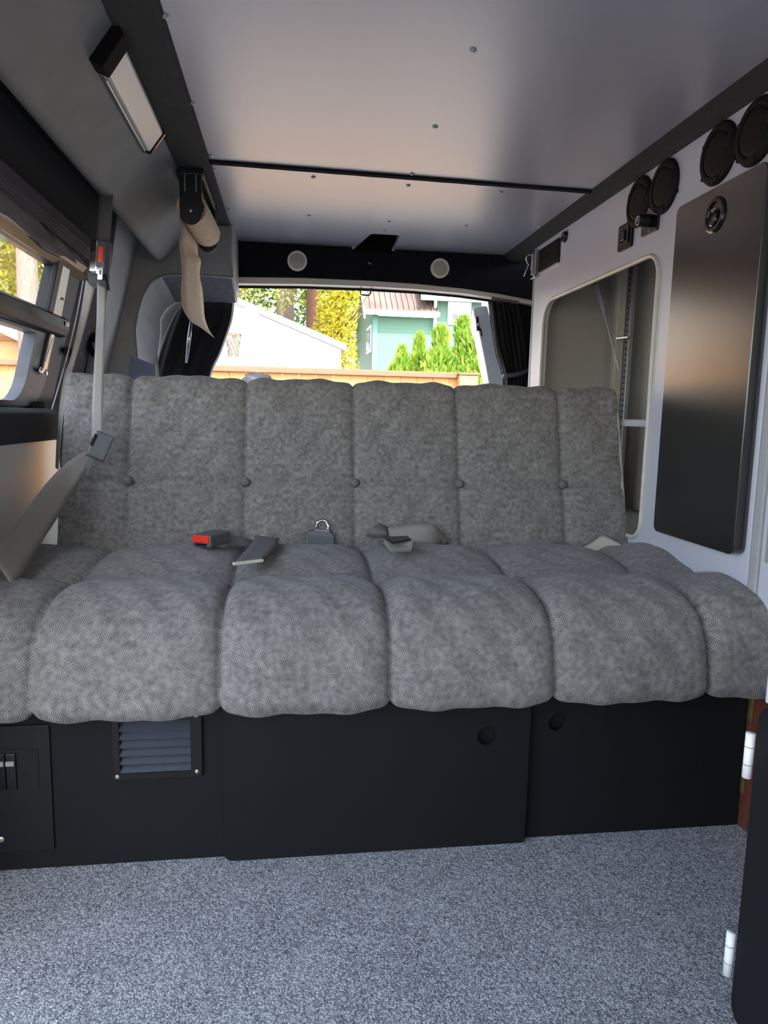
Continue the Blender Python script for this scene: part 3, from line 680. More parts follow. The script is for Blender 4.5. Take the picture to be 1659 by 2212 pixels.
for p in ((-0.2815, 1.129, 0.1595), (-0.153, 1.129, 0.1625), (-0.2815, 1.129, 0.262), (-0.153, 1.129, 0.262)):
    if sc is None: sc = lathe('screw', p, (0, -1, 0), [(0.0038, 0), (0.0036, 0.001), (0.002, 0.0022)], M['screw'], vt, n=12)
    else: dup(sc, Vector(p) - Vector((-0.2815, 1.129, 0.1595)))
bp_ = thing('breaker_panel', 'black circuit breaker panel at the left end of the bench base', 'electrical panel', (-0.47, 1.13, 0.14))
prism('plate', iny(rrect(-0.566, -0.3865, 0.034, 0.2535, 0.003, 3), 1.136), (0, -0.004, 0), M['blackpl'], bp_, bevel=0.001)
prism('inset', iny(rrect(-0.53, -0.405, 0.142, 0.2135, 0.001, 1), 1.132), (0, -0.0012, 0), M['blackpl'], bp_, holes=[iny(rrect(-0.505, -0.4365, 0.145, 0.208, 0.001, 1), 1.132)])
for i in range(4):
    x = -0.4465 - 0.0165 * i
    br = box('breaker', (x - 0.0072, 1.1285, 0.146), (x + 0.0072, 1.132, 0.207), M['shiny'], bp_, bevel=0.0006)
    box('lever', (x - 0.0068, 1.124, 0.188), (x + 0.0068, 1.1285, 0.196), M['greypan'], br, bevel=0.001)
box('label_plate', (-0.435, 1.1303, 0.172), (-0.408, 1.1309, 0.2095), M['blackpl'], bp_)
box('label_plate', (-0.435, 1.1303, 0.145), (-0.408, 1.1309, 0.170), M['blackpl'], bp_)
lathe('screw', (-0.4685, 1.132, 0.058), (0, -1, 0), [(0.005, 0), (0.0048, 0.001), (0.003, 0.002)], M['screw'], bp_, n=14)
lathe('screw', (-0.4665, 1.132, 0.234), (0, -1, 0), [(0.0045, 0), (0.0044, 0.001), (0.003, 0.002)], M['darkmetal'], bp_, n=14)

# cloth flap at the right end of the seat crease
cl = ribbon('cloth_flap', [(0.6982, 1.585, 0.4517), (0.7373, 1.6, 0.4649), (0.7733, 1.615, 0.4808), (0.7934, 1.6, 0.4717), (0.8197, 1.585, 0.457)],
            [(0.697, 1.56, 0.4498), (0.7284, 1.56, 0.4519), (0.7542, 1.565, 0.4531), (0.7872, 1.56, 0.4539), (0.8241, 1.555, 0.4501)], M['cloth'], th=0.002)
tag(cl, 'crumpled beige cloth corner poking out of the bench crease by the cabinet', 'cloth')

# ================================================================== belts on the seat
b1 = thing('seat_belt_buckle', 'grey seat belt buckle with red button lying on the bench seat', 'buckle', (-0.1716, 1.494, 0.472))
Rb = Euler((0, 0, math.radians(-30))).to_matrix()
e = Vector((-0.1878, 1.503, 0.4885)); dl = Rb @ Vector((0, 1, 0))
obox('housing', e + dl * 0.04, (0.048, 0.078, 0.027), Rb, M['buckle'], b1, bevel=0.004)
obox('button', e + Vector((0, 0, 0.0045)) - dl * 0.0, (0.041, 0.004, 0.0155), Rb, M['red'], b1, bevel=0.001)
obox('slot', e + Vector((0, 0, -0.0075)) + dl * 0.0008, (0.028, 0.004, 0.0045), Rb, M['shiny'], b1)
ribbon('webbing', [(-0.1454, 1.615, 0.4833), (-0.1229, 1.622, 0.4788), (-0.1023, 1.63, 0.473), (-0.0836, 1.64, 0.4645)], [(-0.1423, 1.6, 0.4525), (-0.1239, 1.605, 0.4558), (-0.1032, 1.61, 0.457), (-0.0911, 1.62, 0.4528)], M['belt'], b1)
s1 = thing('belt_strap', 'loose grey belt strap with pale metal tip draped over the seat', 'strap', (-0.0771, 1.368, 0.47))
ribbon('webbing', [(-0.0764, 1.581, 0.487), (-0.0796, 1.504, 0.485), (-0.0893, 1.421, 0.483), (-0.1031, 1.322, 0.479)], [(-0.0218, 1.544, 0.487), (-0.0275, 1.47, 0.485), (-0.0376, 1.409, 0.483), (-0.0526, 1.341, 0.48)], M['belt'], s1)
a, b = Vector((-0.1052, 1.305, 0.48)), Vector((-0.0507, 1.337, 0.481))
obox('metal_tip', (a + b) / 2, ((b - a).length, 0.009, 0.006), (0, 0, math.degrees(math.atan2((b - a).y, (b - a).x))), M['gasket'], s1, bevel=0.002)
tg = thing('belt_tongue', 'grey belt end with chrome loop standing in the middle of the bench crease', 'belt tongue', (0.0698, 1.61, 0.4618))
prism('plate', [(0.0404, 1.6, 0.4605), (0.1029, 1.6, 0.457), (0.1045, 1.612, 0.4779), (0.098, 1.615, 0.4874), (0.0481, 1.615, 0.4918), (0.0383, 1.612, 0.4836)], (0, 0.012, 0.003), M['buckle'], tg, bevel=0.002)
tube('chrome_loop', [(0.0613, 1.622, 0.4862), (0.0614, 1.626, 0.5022), (0.0657, 1.628, 0.5118), (0.0767, 1.63, 0.516), (0.0864, 1.628, 0.513), (0.0908, 1.626, 0.5022), (0.0908, 1.622, 0.484)], 0.0042, M['chrome'], tg)
prism('chrome_base', [(0.0577, 1.613, 0.49), (0.0946, 1.613, 0.4866), (0.0914, 1.616, 0.4961), (0.061, 1.616, 0.4983)], (0, 0.006, 0), M['chrome'], tg, bevel=0.0015)
b2 = thing('belt_buckle', 'grey buckle with glossy black top and twisted strap, right of the chrome loop', 'buckle', (0.2342, 1.48, 0.472))
e = Vector((0.2465, 1.56, 0.4727))
mesh('housing', [(0.1992, 1.467, 0.5), (0.2089, 1.393, 0.487), (0.2558, 1.417, 0.488), (0.2632, 1.444, 0.499), Vector((0.1992, 1.467, 0.5)) + Vector((0.006, 0.0, -0.018)), Vector((0.2089, 1.393, 0.487)) + Vector((0.002, 0.006, -0.006)), Vector((0.2558, 1.417, 0.488)) + Vector((0, 0.006, -0.010)), Vector((0.2632, 1.444, 0.499)) + Vector((0, 0, -0.02))],
     [(0, 1, 2, 3), (4, 7, 6, 5), (0, 4, 5, 1), (1, 5, 6, 2), (2, 6, 7, 3), (3, 7, 4, 0)], M['greypan'], b2, bevel=0.002)
mesh('face', [Vector((0.2012, 1.467, 0.501)), Vector((0.2134, 1.412, 0.498)), Vector((0.2591, 1.444, 0.5)), Vector((0.2549, 1.473, 0.502)), Vector((0.2012, 1.467, 0.501)) + Vector((0, 0, 0.003)), Vector((0.2134, 1.412, 0.498)) + Vector((0, 0, 0.003)), Vector((0.2591, 1.444, 0.5)) + Vector((0, 0, 0.003)), Vector((0.2549, 1.473, 0.502)) + Vector((0, 0, 0.003))],
     [(0, 1, 2, 3), (4, 7, 6, 5), (0, 4, 5, 1), (1, 5, 6, 2), (2, 6, 7, 3), (3, 7, 4, 0)], M['shiny'], b2, bevel=0.001)
ribbon('webbing', [(0.2103, 1.62, 0.511), (0.1947, 1.6, 0.5019), (0.177, 1.585, 0.4858), (0.1757, 1.456, 0.5)], [(0.2335, 1.625, 0.499), (0.2308, 1.605, 0.4922), (0.2282, 1.585, 0.4824), (0.2169, 1.45, 0.502)], M['belt'], b2)
ribbon('rear_webbing', [(0.2316, 1.612, 0.5), (0.2772, 1.606, 0.5076), (0.3262, 1.6, 0.5119), (0.354, 1.607, 0.4985), (0.382, 1.625, 0.4614)], [(0.235, 1.6, 0.4709), (0.2811, 1.59, 0.4681), (0.3247, 1.585, 0.4645), (0.3497, 1.597, 0.4599), (0.361, 1.622, 0.4507)], M['beltlt'], b2)

# ================================================================== shoulder belt on the left
hb = thing('hanging_buckle', 'belt buckle with orange-red button hanging from the ceiling by the window', 'buckle', (-0.428, 1.72, 1.103))
ribbon('webbing', [(-0.4361, 1.765, 1.272), (-0.4341, 1.74, 1.229), (-0.4363, 1.73, 1.176), (-0.4387, 1.722, 1.131)], [(-0.4067, 1.765, 1.26), (-0.4038, 1.74, 1.226), (-0.4059, 1.73, 1.177), (-0.4096, 1.722, 1.127)], M['belt'], hb)
c = Vector((-0.4267, 1.715, 1.105)); Rk = Euler((0, math.radians(6), math.radians(-32))).to_matrix()
obox('housing', c, (0.042, 0.02, 0.072), Rk, M['buckle'], hb, bevel=0.003)
obox('chrome_side', c + Rk @ Vector((-0.012, -0.0095, 0.002)), (0.019, 0.006, 0.068), Rk, M['chrome'], hb, bevel=0.002)
obox('button', c + Rk @ Vector((0.0105, -0.0095, 0.006)), (0.0135, 0.006, 0.034), Rk, M['orange'], hb, bevel=0.0015)
obox('lower_plate', c + Rk @ Vector((0.008, -0.009, -0.028)), (0.02, 0.006, 0.018), Rk, M['chrome'], hb, bevel=0.002)
sb = thing('shoulder_belt', 'grey shoulder belt running down over the left end of the backrest', 'seat belt', (-0.4235, 1.6, 0.6871))
c = Vector((-0.4364, 1.715, 1.054))
prism('belt_guide', [(-0.4644, 1.735, 1.074), (-0.4536, 1.73, 1.083), (-0.4377, 1.715, 1.078), (-0.416, 1.7, 1.071), (-0.4102, 1.7, 1.031), (-0.4314, 1.71, 1.044), (-0.4421, 1.715, 1.034), (-0.4621, 1.735, 1.051)], (0.004, 0.012, 0), M['blackpl'], sb, bevel=0.003)
obox('tongue_blade', (-0.4251, 1.7, 1.067), (0.014, 0.004, 0.026), (0, 6, -32), M['chrome'], sb, bevel=0.001)
obox('tongue_hole', (-0.4245, 1.698, 1.07), (0.007, 0.003, 0.010), (0, 6, -32), M['buckle'], sb)
ribbon('webbing', [(-0.434, 1.705, 1.049), (-0.4348, 1.695, 0.9761), (-0.4373, 1.685, 0.9134), (-0.4384, 1.67, 0.8506), (-0.4346, 1.63, 0.7676), (-0.4322, 1.605, 0.6969)], [(-0.414, 1.7, 1.037), (-0.4145, 1.69, 0.9762), (-0.4159, 1.68, 0.9137), (-0.4162, 1.665, 0.851), (-0.4107, 1.625, 0.7681), (-0.4075, 1.6, 0.7026)], M['beltlt'], sb)
ribbon('rear_webbing', [(-0.4686, 1.745, 1.061), (-0.5015, 1.8, 0.9771), (-0.535, 1.83, 0.8856), (-0.5489, 1.82, 0.8399), (-0.5532, 1.78, 0.7444), (-0.5455, 1.72, 0.626)], [(-0.4485, 1.74, 1.042), (-0.4917, 1.8, 0.9536), (-0.5256, 1.83, 0.8747), (-0.5322, 1.81, 0.8321), (-0.5367, 1.76, 0.7393), (-0.5364, 1.71, 0.6214)], M['beltlt'], sb)
c = Vector((-0.4124, 1.598, 0.6833)); Rt = Euler((math.radians(-12), math.radians(24), math.radians(14))).to_matrix()
tn = obox('tongue_housing', c, (0.040, 0.020, 0.060), Rt, M['buckle'], sb, bevel=0.004)
obox('tongue_slot', c + Rt @ Vector((-0.0165, -0.0075, 0.006)), (0.007, 0.008, 0.028), Rt, M['shiny'], tn, bevel=0.001)
obox('lower_blade', c + Rt @ Vector((-0.006, 0.0, -0.042)), (0.015, 0.003, 0.035), Rt, M['buckle'], sb, bevel=0.001)
ribbon('lap_webbing', [(-0.4306, 1.6, 0.6769), (-0.4539, 1.585, 0.6652), (-0.4823, 1.55, 0.6374), (-0.5025, 1.48, 0.5955), (-0.5111, 1.4, 0.5541), (-0.5162, 1.27, 0.5062)], [(-0.4262, 1.595, 0.6549), (-0.4389, 1.575, 0.632), (-0.4581, 1.53, 0.5805), (-0.4693, 1.46, 0.5359), (-0.4739, 1.38, 0.5017), (-0.4735, 1.25, 0.4527)], M['beltlt'], sb)
cd = tube('pull_cord', spline([(-0.4898, 1.8, 1.068), (-0.5188, 1.84, 0.9927), (-0.555, 1.86, 0.8816), (-0.5737, 1.8, 0.7617)], 6), 0.0013, M['bag'])
tag(cd, 'thin pale cord stretched beside the side window frame', 'cord')
kb2 = lathe('belt_anchor', (-0.5861, 2.207, 0.9524), (1, -0.15, 0.25), [(0.036, 0), (0.036, 0.018), (0.030, 0.026), (0.022, 0.028), (0.021, 0.02), (0.012, 0.02), (0.01, 0.024)], M['shiny'], None, n=12, smooth=False, base=(-0.5861, 2.207, 0.9524))
tag(kb2, 'faceted glossy black round anchor knob on the pillar behind the belts', 'knob')

# curtain rolled above the left window
cu = thing('window_curtain', 'brown curtain gathered up above the left side window', 'curtain', (-0.52, 1.5, 1.12))
sweep_y('valance', [(xw(1.135) + 0.002, 1.135), (xw(1.14) + 0.029, 1.138), (xw(1.165) + 0.031, 1.166), (xw(1.185) + 0.028, 1.186), (xw(1.20) + 0.010, 1.202), (xw(1.20), 1.203)], 0.82, 1.98, M['pillar'], cu, bevel=0.003)
for i in range(5):
    z = 1.142 + 0.0052 * i
    tube('band_cord', [wl(y, z - 0.00 * y, 0.032 + 0.0015 * math.sin(y * 9 + i)) for y in [(0.82 + 0.05 * k) for k in range(22)] + [1.96]], 0.0034, M['curtband'], cu, n=6)
rows = []; uvs = []
NY = 84
for i in range(NY + 1):
    y = 0.82 + 1.11 * i / NY; row = []; pinch = 1.0
    if y > 1.62: pinch = max(0.35, 1 - (y - 1.62) / 0.42)
    sag = 0.004 * math.sin(y * 5.1) + 0.003 * math.sin(y * 13.7 + 1)
    for k in range(11):
        a = -90 + 215 * k / 10
        ca, sa = math.cos(math.radians(a)), math.sin(math.radians(a))
        zz = 1.122 + sag + (0.017 * sa) * (0.55 + 0.45 * pinch); dd = 0.018 + 0.022 * ca * pinch + 0.0025 * math.sin(y * 37 + k * 1.3)
        row.append(wl(y, zz, dd)); uvs.append((y, k * 0.01))
    rows.append(row)
grid('gathered_cloth', rows, M['curtain'], cu, uvs=uvs)
tube('hem', [r[0] for r in rows], 0.0022, M['blackcloth'], cu, n=6)
obox('curtain_clip', wl(1.955, 1.115, 0.03), (0.012, 0.05, 0.022), (0, 14, -10), M['greypan'], cu, bevel=0.003)

# ceiling lamp on the cove
lp = thing('tube_lamp', 'white strip lamp with black end cap on the upper left cove', 'lamp', (-0.305, 1.5, 1.362))
nd = Vector((1, 0, -1)).normalized(); td = Vector((1, 0, 1)).normalized(); yd = Vector((0, 1, 0))
cc = Vector((-0.306, 0, 1.361))
def lsec(y, w0, w1, h, sk=0.0): return [cc + td * a + nd * b + Vector((0, y + sk * a, 0)) for a, b in ((-w0, -0.004), (-w0, 0.004), (-w1, h), (w1, h), (w0, 0.004), (w0, -0.004))]
loft('housing', lsec(1.30, 0.034, 0.034, 0.006, -0.45), lsec(1.685, 0.034, 0.034, 0.006, -0.45), M['blackpl'], lp)
loft('lens', lsec(1.31, 0.031, 0.023, 0.020, -0.45), lsec(1.680, 0.031, 0.023, 0.019, -0.45), M['lens'], lp, bevel=0.003)
loft('end_cap', lsec(1.272, 0.036, 0.028, 0.026, -0.45), lsec(1.318, 0.036, 0.028, 0.026, -0.45), M['capblk'], lp, bevel=0.003)
loft('end_plate', lsec(1.680, 0.034, 0.025, 0.022, -0.45), lsec(1.686, 0.034, 0.025, 0.022, -0.45), M['shiny'], lp)
loft('side_strip', [cc + td * a + nd * b + Vector((0, 1.345 + -0.45 * a, 0)) for a, b in ((-0.0345, 0.002), (-0.031, 0.012), (-0.029, 0.012), (-0.031, 0.002))], [cc + td * a + nd * b + Vector((0, 1.675 + -0.45 * a, 0)) for a, b in ((-0.0345, 0.002), (-0.031, 0.012), (-0.029, 0.012), (-0.031, 0.002))], M['alum'], lp)

# paper towel holder and roll
th = thing('towel_holder', 'black metal paper towel bracket fixed under the left ceiling rail', 'bracket', (-0.26, 2.08, 1.37))
RC = Vector((-0.2515, 1.907, 1.275)); RX, RZ = RC.x, RC.z
box('top_channel', (RX - 0.027, 1.905, 1.358), (-0.219, 2.215, 1.3735), M['darkmetal'], th, bevel=0.002)
box('channel_edge', (-0.2235, 1.91, 1.353), (-0.219, 2.21, 1.358), M['steel'], th)
box('channel_edge', (-0.2445, 1.93, 1.354), (-0.2415, 2.21, 1.358), M['steel'], th)
box('channel_end', (RX - 0.027, 2.205, 1.352), (-0.219, 2.215, 1.358), M['steel'], th)
arm = iny([(RX - 0.0275, 1.372), (RX + 0.0275, 1.372), (RX + 0.0275, RZ)] + [(RX + 0.0275 * math.cos(math.radians(a)), RZ - 0.012 + 0.0275 * math.sin(math.radians(a))) for a in range(-10, -171, -20)] + [(RX - 0.0275, RZ)], 1.907)
ar = prism('arm', arm, (0, 0.004, 0), M['darkmetal'], th, bevel=0.001)
for dx in (-0.014, 0.014): obox('rib', (RX + dx, 1.9065, 1.337), (0.003, 0.002, 0.042), (0, 0, 0), M['steel'], ar, bevel=0.0008)
lathe('pivot', (RX, 1.907, RZ - 0.005), (0, -1, 0), [(0.0035, 0), (0.003, 0.001), (0.001, 0.002)], M['bag'], ar, n=10)
dup(ar, (0.008, 0.302, 0))
box('hanger', (RX + 0.02, 2.19, 1.30), (RX + 0.034, 2.22, 1.365), M['darkmetal'], th, bevel=0.002)
tr_ = thing('paper_towel_roll', 'roll of brown wavy-pattern paper towel with a hanging torn sheet', 'paper towel', (RX, 2.08, RZ))
RA, RB = Vector((-0.2522, 1.93, 1.286)), Vector((-0.2443, 2.197, 1.287))
def roll(name, r0, r1, mat, f0, f1):
    N = 40; vs = []; fs = []; uv = []
    for (rr, ff) in ((r0, f0), (r1, f0), (r1, f1), (r0, f1)):
        for i in range(N + 1):
            t = 2 * math.pi * i / N; c = RA.lerp(RB, ff); vs.append((c.x + rr * math.cos(t), c.y, c.z + rr * math.sin(t))); uv.append((c.y + (rr - r1), r1 * t))
    for j in range(3):
        for i in range(N): a = j * (N + 1) + i; fs.append((a, a + 1, a + N + 2, a + N + 1))
    for i in range(N): a = 3 * (N + 1) + i; fs.append((a, a + 1, i + 1, i))
    o = mesh(name, vs, fs, mat, tr_, uvs=uv); autosmooth(o, 50); return o
roll('roll', 0.031, 0.0385, M['towel'], 0.0, 1.0)
roll('core', 0.0288, 0.0308, M['bark'], 0.008, 0.992)
ribbon('sheet', [(-0.289, 1.945, 1.296), (-0.2861, 1.945, 1.262), (-0.281, 1.945, 1.223), (-0.2873, 1.945, 1.2), (-0.2833, 1.945, 1.158), (-0.2816, 1.945, 1.121), (-0.2848, 1.945, 1.076), (-0.2826, 1.95, 1.039), (-0.2739, 1.97, 1.016), (-0.2638, 2.02, 1.005), (-0.2513, 2.08, 1.001), (-0.2256, 2.19, 0.985)],
       [(-0.2894, 2.193, 1.343), (-0.2823, 2.193, 1.289), (-0.2723, 2.193, 1.25), (-0.27, 2.193, 1.222), (-0.2623, 2.193, 1.206), (-0.2668, 2.193, 1.169), (-0.2594, 2.193, 1.124), (-0.256, 2.193, 1.079), (-0.2537, 2.193, 1.045), (-0.2459, 2.193, 1.018), (-0.238, 2.193, 1.002), (-0.2246, 2.193, 0.984)], M['towel'], tr_, th=0.0008, n=5)

# ================================================================== rear of the van
wr = room('wall_rear', (0.3, 2.68, 1.3), 'dark velour header above the rear opening', 'wall')
top = [(-0.26, 1.379), (0.226, 1.379), (0.226, 1.365), (0.388, 1.365), (0.388, 1.379), (1.15, 1.40), (1.15, 1.19)]
low = [(0.93, 1.219), (0.80, 1.237), (0.65, 1.251), (0.47, 1.260), (0.295, 1.263), (0.05, 1.262), (-0.186, 1.254), (-0.26, 1.250)]
prism('header', iny(top + low, 2.665), (0, 0.05, 0), M['velour'], wr, bevel=0.003)
lb = [(x, z - (0.022 - 0.007 * max(0, x))) for x, z in low]
prism('header_lip', iny([(1.15, 1.19)] + low + lb[::-1] + [(1.15, 1.178)], 2.672), (0, 0.05, 0), M['cream'], wr)
tube('opening_seal', [(x, 2.722, z - 0.004) for x, z in lb], 0.005, M['blackpl'], wr)
for p in ((-0.1649, 2.664, 1.284), (0.2946, 2.664, 1.327), (0.2953, 2.664, 1.289), (0.7448, 2.664, 1.358), (0.748, 2.664, 1.284)):
    lathe('push_pin', p, (0, -1, 0), [(0.011, 0), (0.011, 0.002), (0.006, 0.005)], M['velour'] if p[0] > 0.4 or p[2] < 1.32 else M['shiny'], wr, n=14)
box('header_top', (-0.62, 2.735, 1.36), (1.2, 2.745, 1.50), M['velour'], wr)
prism('corner_lining', iny([(0.80, 1.25), (1.2, 1.25), (1.2, 0.3), (0.93, 0.3), (0.87, 0.90), (0.83, 1.08)], 2.70), (0, 0.03, 0), M['velour'], wr)
prism('corner_side', [(1.19, 1.9, 0.3), (1.19, 2.73, 0.3), (1.19, 2.73, 1.4), (1.19, 1.9, 1.4)], (0.02, 0, 0), M['velour'], wr)
def puck(p, label):
    t = thing('puck_light', label, 'light', p, 'round lights on the rear header')
    lathe('ring', p, (0, -1, 0), [(0.036, 0), (0.036, 0.006), (0.033, 0.010), (0.029, 0.010), (0.0275, 0.006)], M['puck'], t, n=36)
    lathe('lens', p, (0, -1, 0), [(0.028, 0.0), (0.028, 0.006), (0.02, 0.0075), (0.008, 0.008)], M['puckin'], t, n=32)
puck((0.0252, 2.664, 1.319), 'round pale light on the dark header, left of the ceiling notch')
puck((0.5579, 2.664, 1.319), 'round pale light on the dark header, right of the ceiling notch')
lo = tube('striker_loop', [(0.2666, 2.7, 1.26), (0.2637, 2.7, 1.222), (0.2673, 2.7, 1.216), (0.2955, 2.7, 1.215), (0.3007, 2.7, 1.222), (0.3088, 2.7, 1.258)], 0.003, M['shiny'])
tag(lo, 'small black wire loop hanging under the middle of the rear header', 'latch loop')
# rear left pillar moulding: grey face with an arched opening and a carpeted soffit
pm = thing('rear_pillar_moulding', 'grey moulded rear panel with arched opening behind the paper towel', 'trim panel', (-0.4, 2.5, 0.4))
fa = [(-0.194, 1.40), (-0.62, 1.40), (-0.70, 0.40), (-0.49, 0.40), (-0.50, 0.90), (-0.505, 1.02), (-0.495, 1.085), (-0.476, 1.142), (-0.452, 1.181), (-0.42, 1.203), (-0.37, 1.210), (-0.28, 1.212), (-0.194, 1.210)]
prism('face', iny(fa, 2.45), (0, 0.012, 0), M['trimgrey'], pm, bevel=0.004)
bk_ = [(x + (0.012 if i > 6 else 0.03) * (0 if i == 12 else 1) - (0.001 if i == 12 else 0), z - (0.05 if z > 0.95 else 0)) for i, (x, z) in enumerate(fa)]
rv = []; FR = fa[3:]; BK = bk_[3:]
vs = [(x, 2.462, z) for x, z in FR] + [(x, 2.655, z) for x, z in BK]; n_ = len(FR)
mesh('reveal', vs[:n_ - 3] + vs[n_:2 * n_ - 3], [(i, i + 1, i + 1 + n_ - 3, i + n_ - 3) for i in range(n_ - 4)], M['trimgrey'], pm, solid=0.004)
k0 = n_ - 4
mesh('soffit', vs[k0:n_] + vs[n_ + k0:], [(i, i + 1, i + 5, i + 4) for i in range(3)], M['soffit'], pm, solid=0.004)
tube('arch_piping', spline([(x, 2.448, z) for x, z in FR], 4), 0.004, M['alum'], pm)
mesh('end_face', [(-0.194, 2.45, 1.40), (-0.194, 2.45, 1.21), (-0.195, 2.655, 1.16), (-0.195, 2.655, 1.40)], [(0, 1, 2, 3)], M['trimgrey'], pm, solid=0.006)
tube('end_strip', [(-0.193, 2.452, 1.385), (-0.193, 2.452, 1.30), (-0.191, 2.455, 1.235), (-0.194, 2.47, 1.212), (-0.194, 2.65, 1.165)], 0.005, M['gasket'], pm)
box('rear_strip', (-0.214, 2.60, 1.19), (-0.186, 2.664, 1.40), M['trimgrey'], pm, bevel=0.004)
inn = [(-0.4894, 2.66, 0.9006), (-0.4596, 2.66, 1.002), (-0.4237, 2.66, 1.09), (-0.3953, 2.66, 1.137), (-0.3723, 2.66, 1.154), (-0.3347, 2.66, 1.162), (-0.2611, 2.66, 1.165), (-0.2018, 2.66, 1.163)]
prism('inner_frame', [(-0.66, 2.66, 0.45), (-0.52, 2.66, 0.45)] + inn + [(-0.205, 2.66, 1.26), (-0.62, 2.66, 1.26)], (0, 0.012, 0), M['trimgrey'], pm, bevel=0.002)
tube('inner_piping', spline(inn, 5), 0.004, M['alum'], pm)
def drape(name, L, R_, y, nf, amp, mat, parent, n=5, nc=60, ph=0.0):
    A = spline([(p[0], y, p[2]) for p in L], n); B = spline([(p[0], y, p[2]) for p in R_], n); rows = []; uv = []
    for i, (a, b) in enumerate(zip(A, B)):
        row = []
        for k in range(nc + 1):
            t = k / nc; p = a.lerp(b, t)
            row.append((p.x, p.y + amp * math.sin(t * nf * 6.283 + ph + 0.5 * math.sin(i * 0.25)) + 0.4 * amp * math.sin(t * nf * 14.1 + i * 0.1), p.z)); uv.append((t, i * 0.02))
        rows.append(row)
    return grid(name, rows, mat, parent, uvs=uv, solid=0.002)
rc = thing('rear_curtain', 'black curtain at the left side of the rear opening', 'curtain', (-0.38, 2.69, 0.6))
drape('cloth', [(-0.4122, 2.69, 1.18), (-0.4432, 2.69, 1.096), (-0.4728, 2.69, 1.013), (-0.4996, 2.69, 0.9121), (-0.516, 2.69, 0.7771)], [(-0.2039, 2.69, 1.18), (-0.2146, 2.69, 1.105), (-0.2352, 2.69, 1.043), (-0.287, 2.69, 0.9134), (-0.3189, 2.69, 0.7816)], 2.695, 4, 0.006, M['blackcloth'], rc)
tube('edge_piping', spline([(-0.2057, 2.69, 1.169), (-0.2146, 2.69, 1.105), (-0.2352, 2.69, 1.043), (-0.2594, 2.69, 0.9783), (-0.2904, 2.69, 0.9099), (-0.3189, 2.69, 0.7816)], 6), 0.0045, M['body'], rc)
cs = tube('pale_strip', [(-0.3553, 2.672, 1.097), (-0.3645, 2.672, 1.031), (-0.3759, 2.672, 0.9414)], [0.008, 0.008, 0.007], M['chrome'], None, n=10)  # narrow tube in the chrome material, just in front of the curtain
tag(cs, 'short pale strip on the black curtain below the hanging paper sheet', 'strip')
cr = thing('tied_curtain', 'black pleated curtain tied back at the right of the rear opening', 'curtain', (0.87, 2.64, 0.85))
drape('cloth', [(0.7498, 2.64, 1.205), (0.7644, 2.64, 1.12), (0.7854, 2.64, 1.017), (0.817, 2.64, 0.9273), (0.8247, 2.64, 0.8429)], [(0.863, 2.64, 1.196), (0.8849, 2.64, 1.125), (0.9031, 2.64, 1.021), (0.9053, 2.64, 0.9422), (0.9177, 2.64, 0.8452)], 2.645, 6, 0.013, M['blackcloth'], cr, ph=1.0)
tube('edge_piping', spline([(0.7474, 2.63, 1.195), (0.7615, 2.63, 1.119), (0.7842, 2.63, 1.016), (0.8218, 2.63, 0.9164)], 6), 0.003, M['slat'], cr)
for i in range(6):
    p = Vector((0.7625, 2.635, 1.213)) .lerp(Vector((0.8537, 2.635, 1.203)), i / 5)
    obox('heading_fold', p, (0.016, 0.012, 0.013), (0, 10, 8), M['curtain'], cr, bevel=0.003)
tube('tie_band', spline([(0.8107, 2.625, 0.9228), (0.8205, 2.61, 0.9258), (0.8659, 2.61, 0.9341), (0.9088, 2.63, 0.9505)], 6), [0.009] * 19, M['slat'], cr)
# open rear door seen on edge, silver paint
od = thing('open_rear_door', 'silver-grey open rear door edge right of the view outside', 'vehicle door', (0.8503, 2.85, 0.8485))
dpoly = [(0.7388, 2.85, 1.208), (0.7674, 2.85, 1.22), (0.8006, 2.85, 1.22), (0.8166, 2.85, 1.167), (0.8531, 2.85, 1.053), (0.8892, 2.85, 0.9162), (0.97, 2.85, 0.1), (0.90, 2.85, 0.1), (0.8178, 2.85, 0.9104), (0.7889, 2.85, 1.032), (0.7633, 2.85, 1.13), (0.7459, 2.85, 1.175)]
prism('frame', dpoly, (0.12, 0.5, 0), M['body'], od, bevel=0.004)
obox('latch_body', (0.7574, 2.845, 1.145), (0.014, 0.03, 0.055), (0, -8, 0), M['shiny'], od, bevel=0.003)
lathe('bolt', (0.7618, 2.832, 1.142), (0, -1, 0), [(0.008, 0), (0.008, 0.004), (0.004, 0.006)], M['steel'], od, n=12)
lathe('bolt', (0.7549, 2.832, 1.168), (0, -1, 0), [(0.006, 0), (0.006, 0.004), (0.003, 0.006)], M['darkmetal'], od, n=12)
obox('dark_slot', (0.7773, 2.849, 1.113), (0.008, 0.004, 0.03), (0, -10, 0), M['shiny'], od, bevel=0.002)
struct(box('floor_rear', (-0.62, 1.86, 0.02), (1.18, 2.80, 0.42), M['carpet']), 'carpeted rear deck behind the bench', 'deck')
bl = prism('grey_board', [(-0.4989, 2.32, 0.935), (-0.4184, 2.3, 0.9075), (-0.4169, 2.3, 0.8474), (-0.5083, 2.32, 0.8457)], (0, 0.008, 0), M['bluebrd'], bevel=0.001)
tag(bl, 'blue-grey board standing behind the left end of the backrest', 'board')
rows = []
for i in range(9):
    row = []
    for k in range(25):
        t = 2 * math.pi * k / 24; ph = math.pi / 2 * i / 8
        r = 0.028 * math.cos(ph) * (1 + 0.14 * math.sin(3 * t + i) + 0.08 * math.sin(7 * t - i))
        c = Vector((-0.0846, 1.88, 0.8528)); row.append((c.x + r * 1.25 * math.cos(t), c.y + r * math.sin(t), c.z + 0.016 * math.sin(ph)))
    rows.append(row)
c0 = Vector((-0.0846, 1.88, 0.8528))
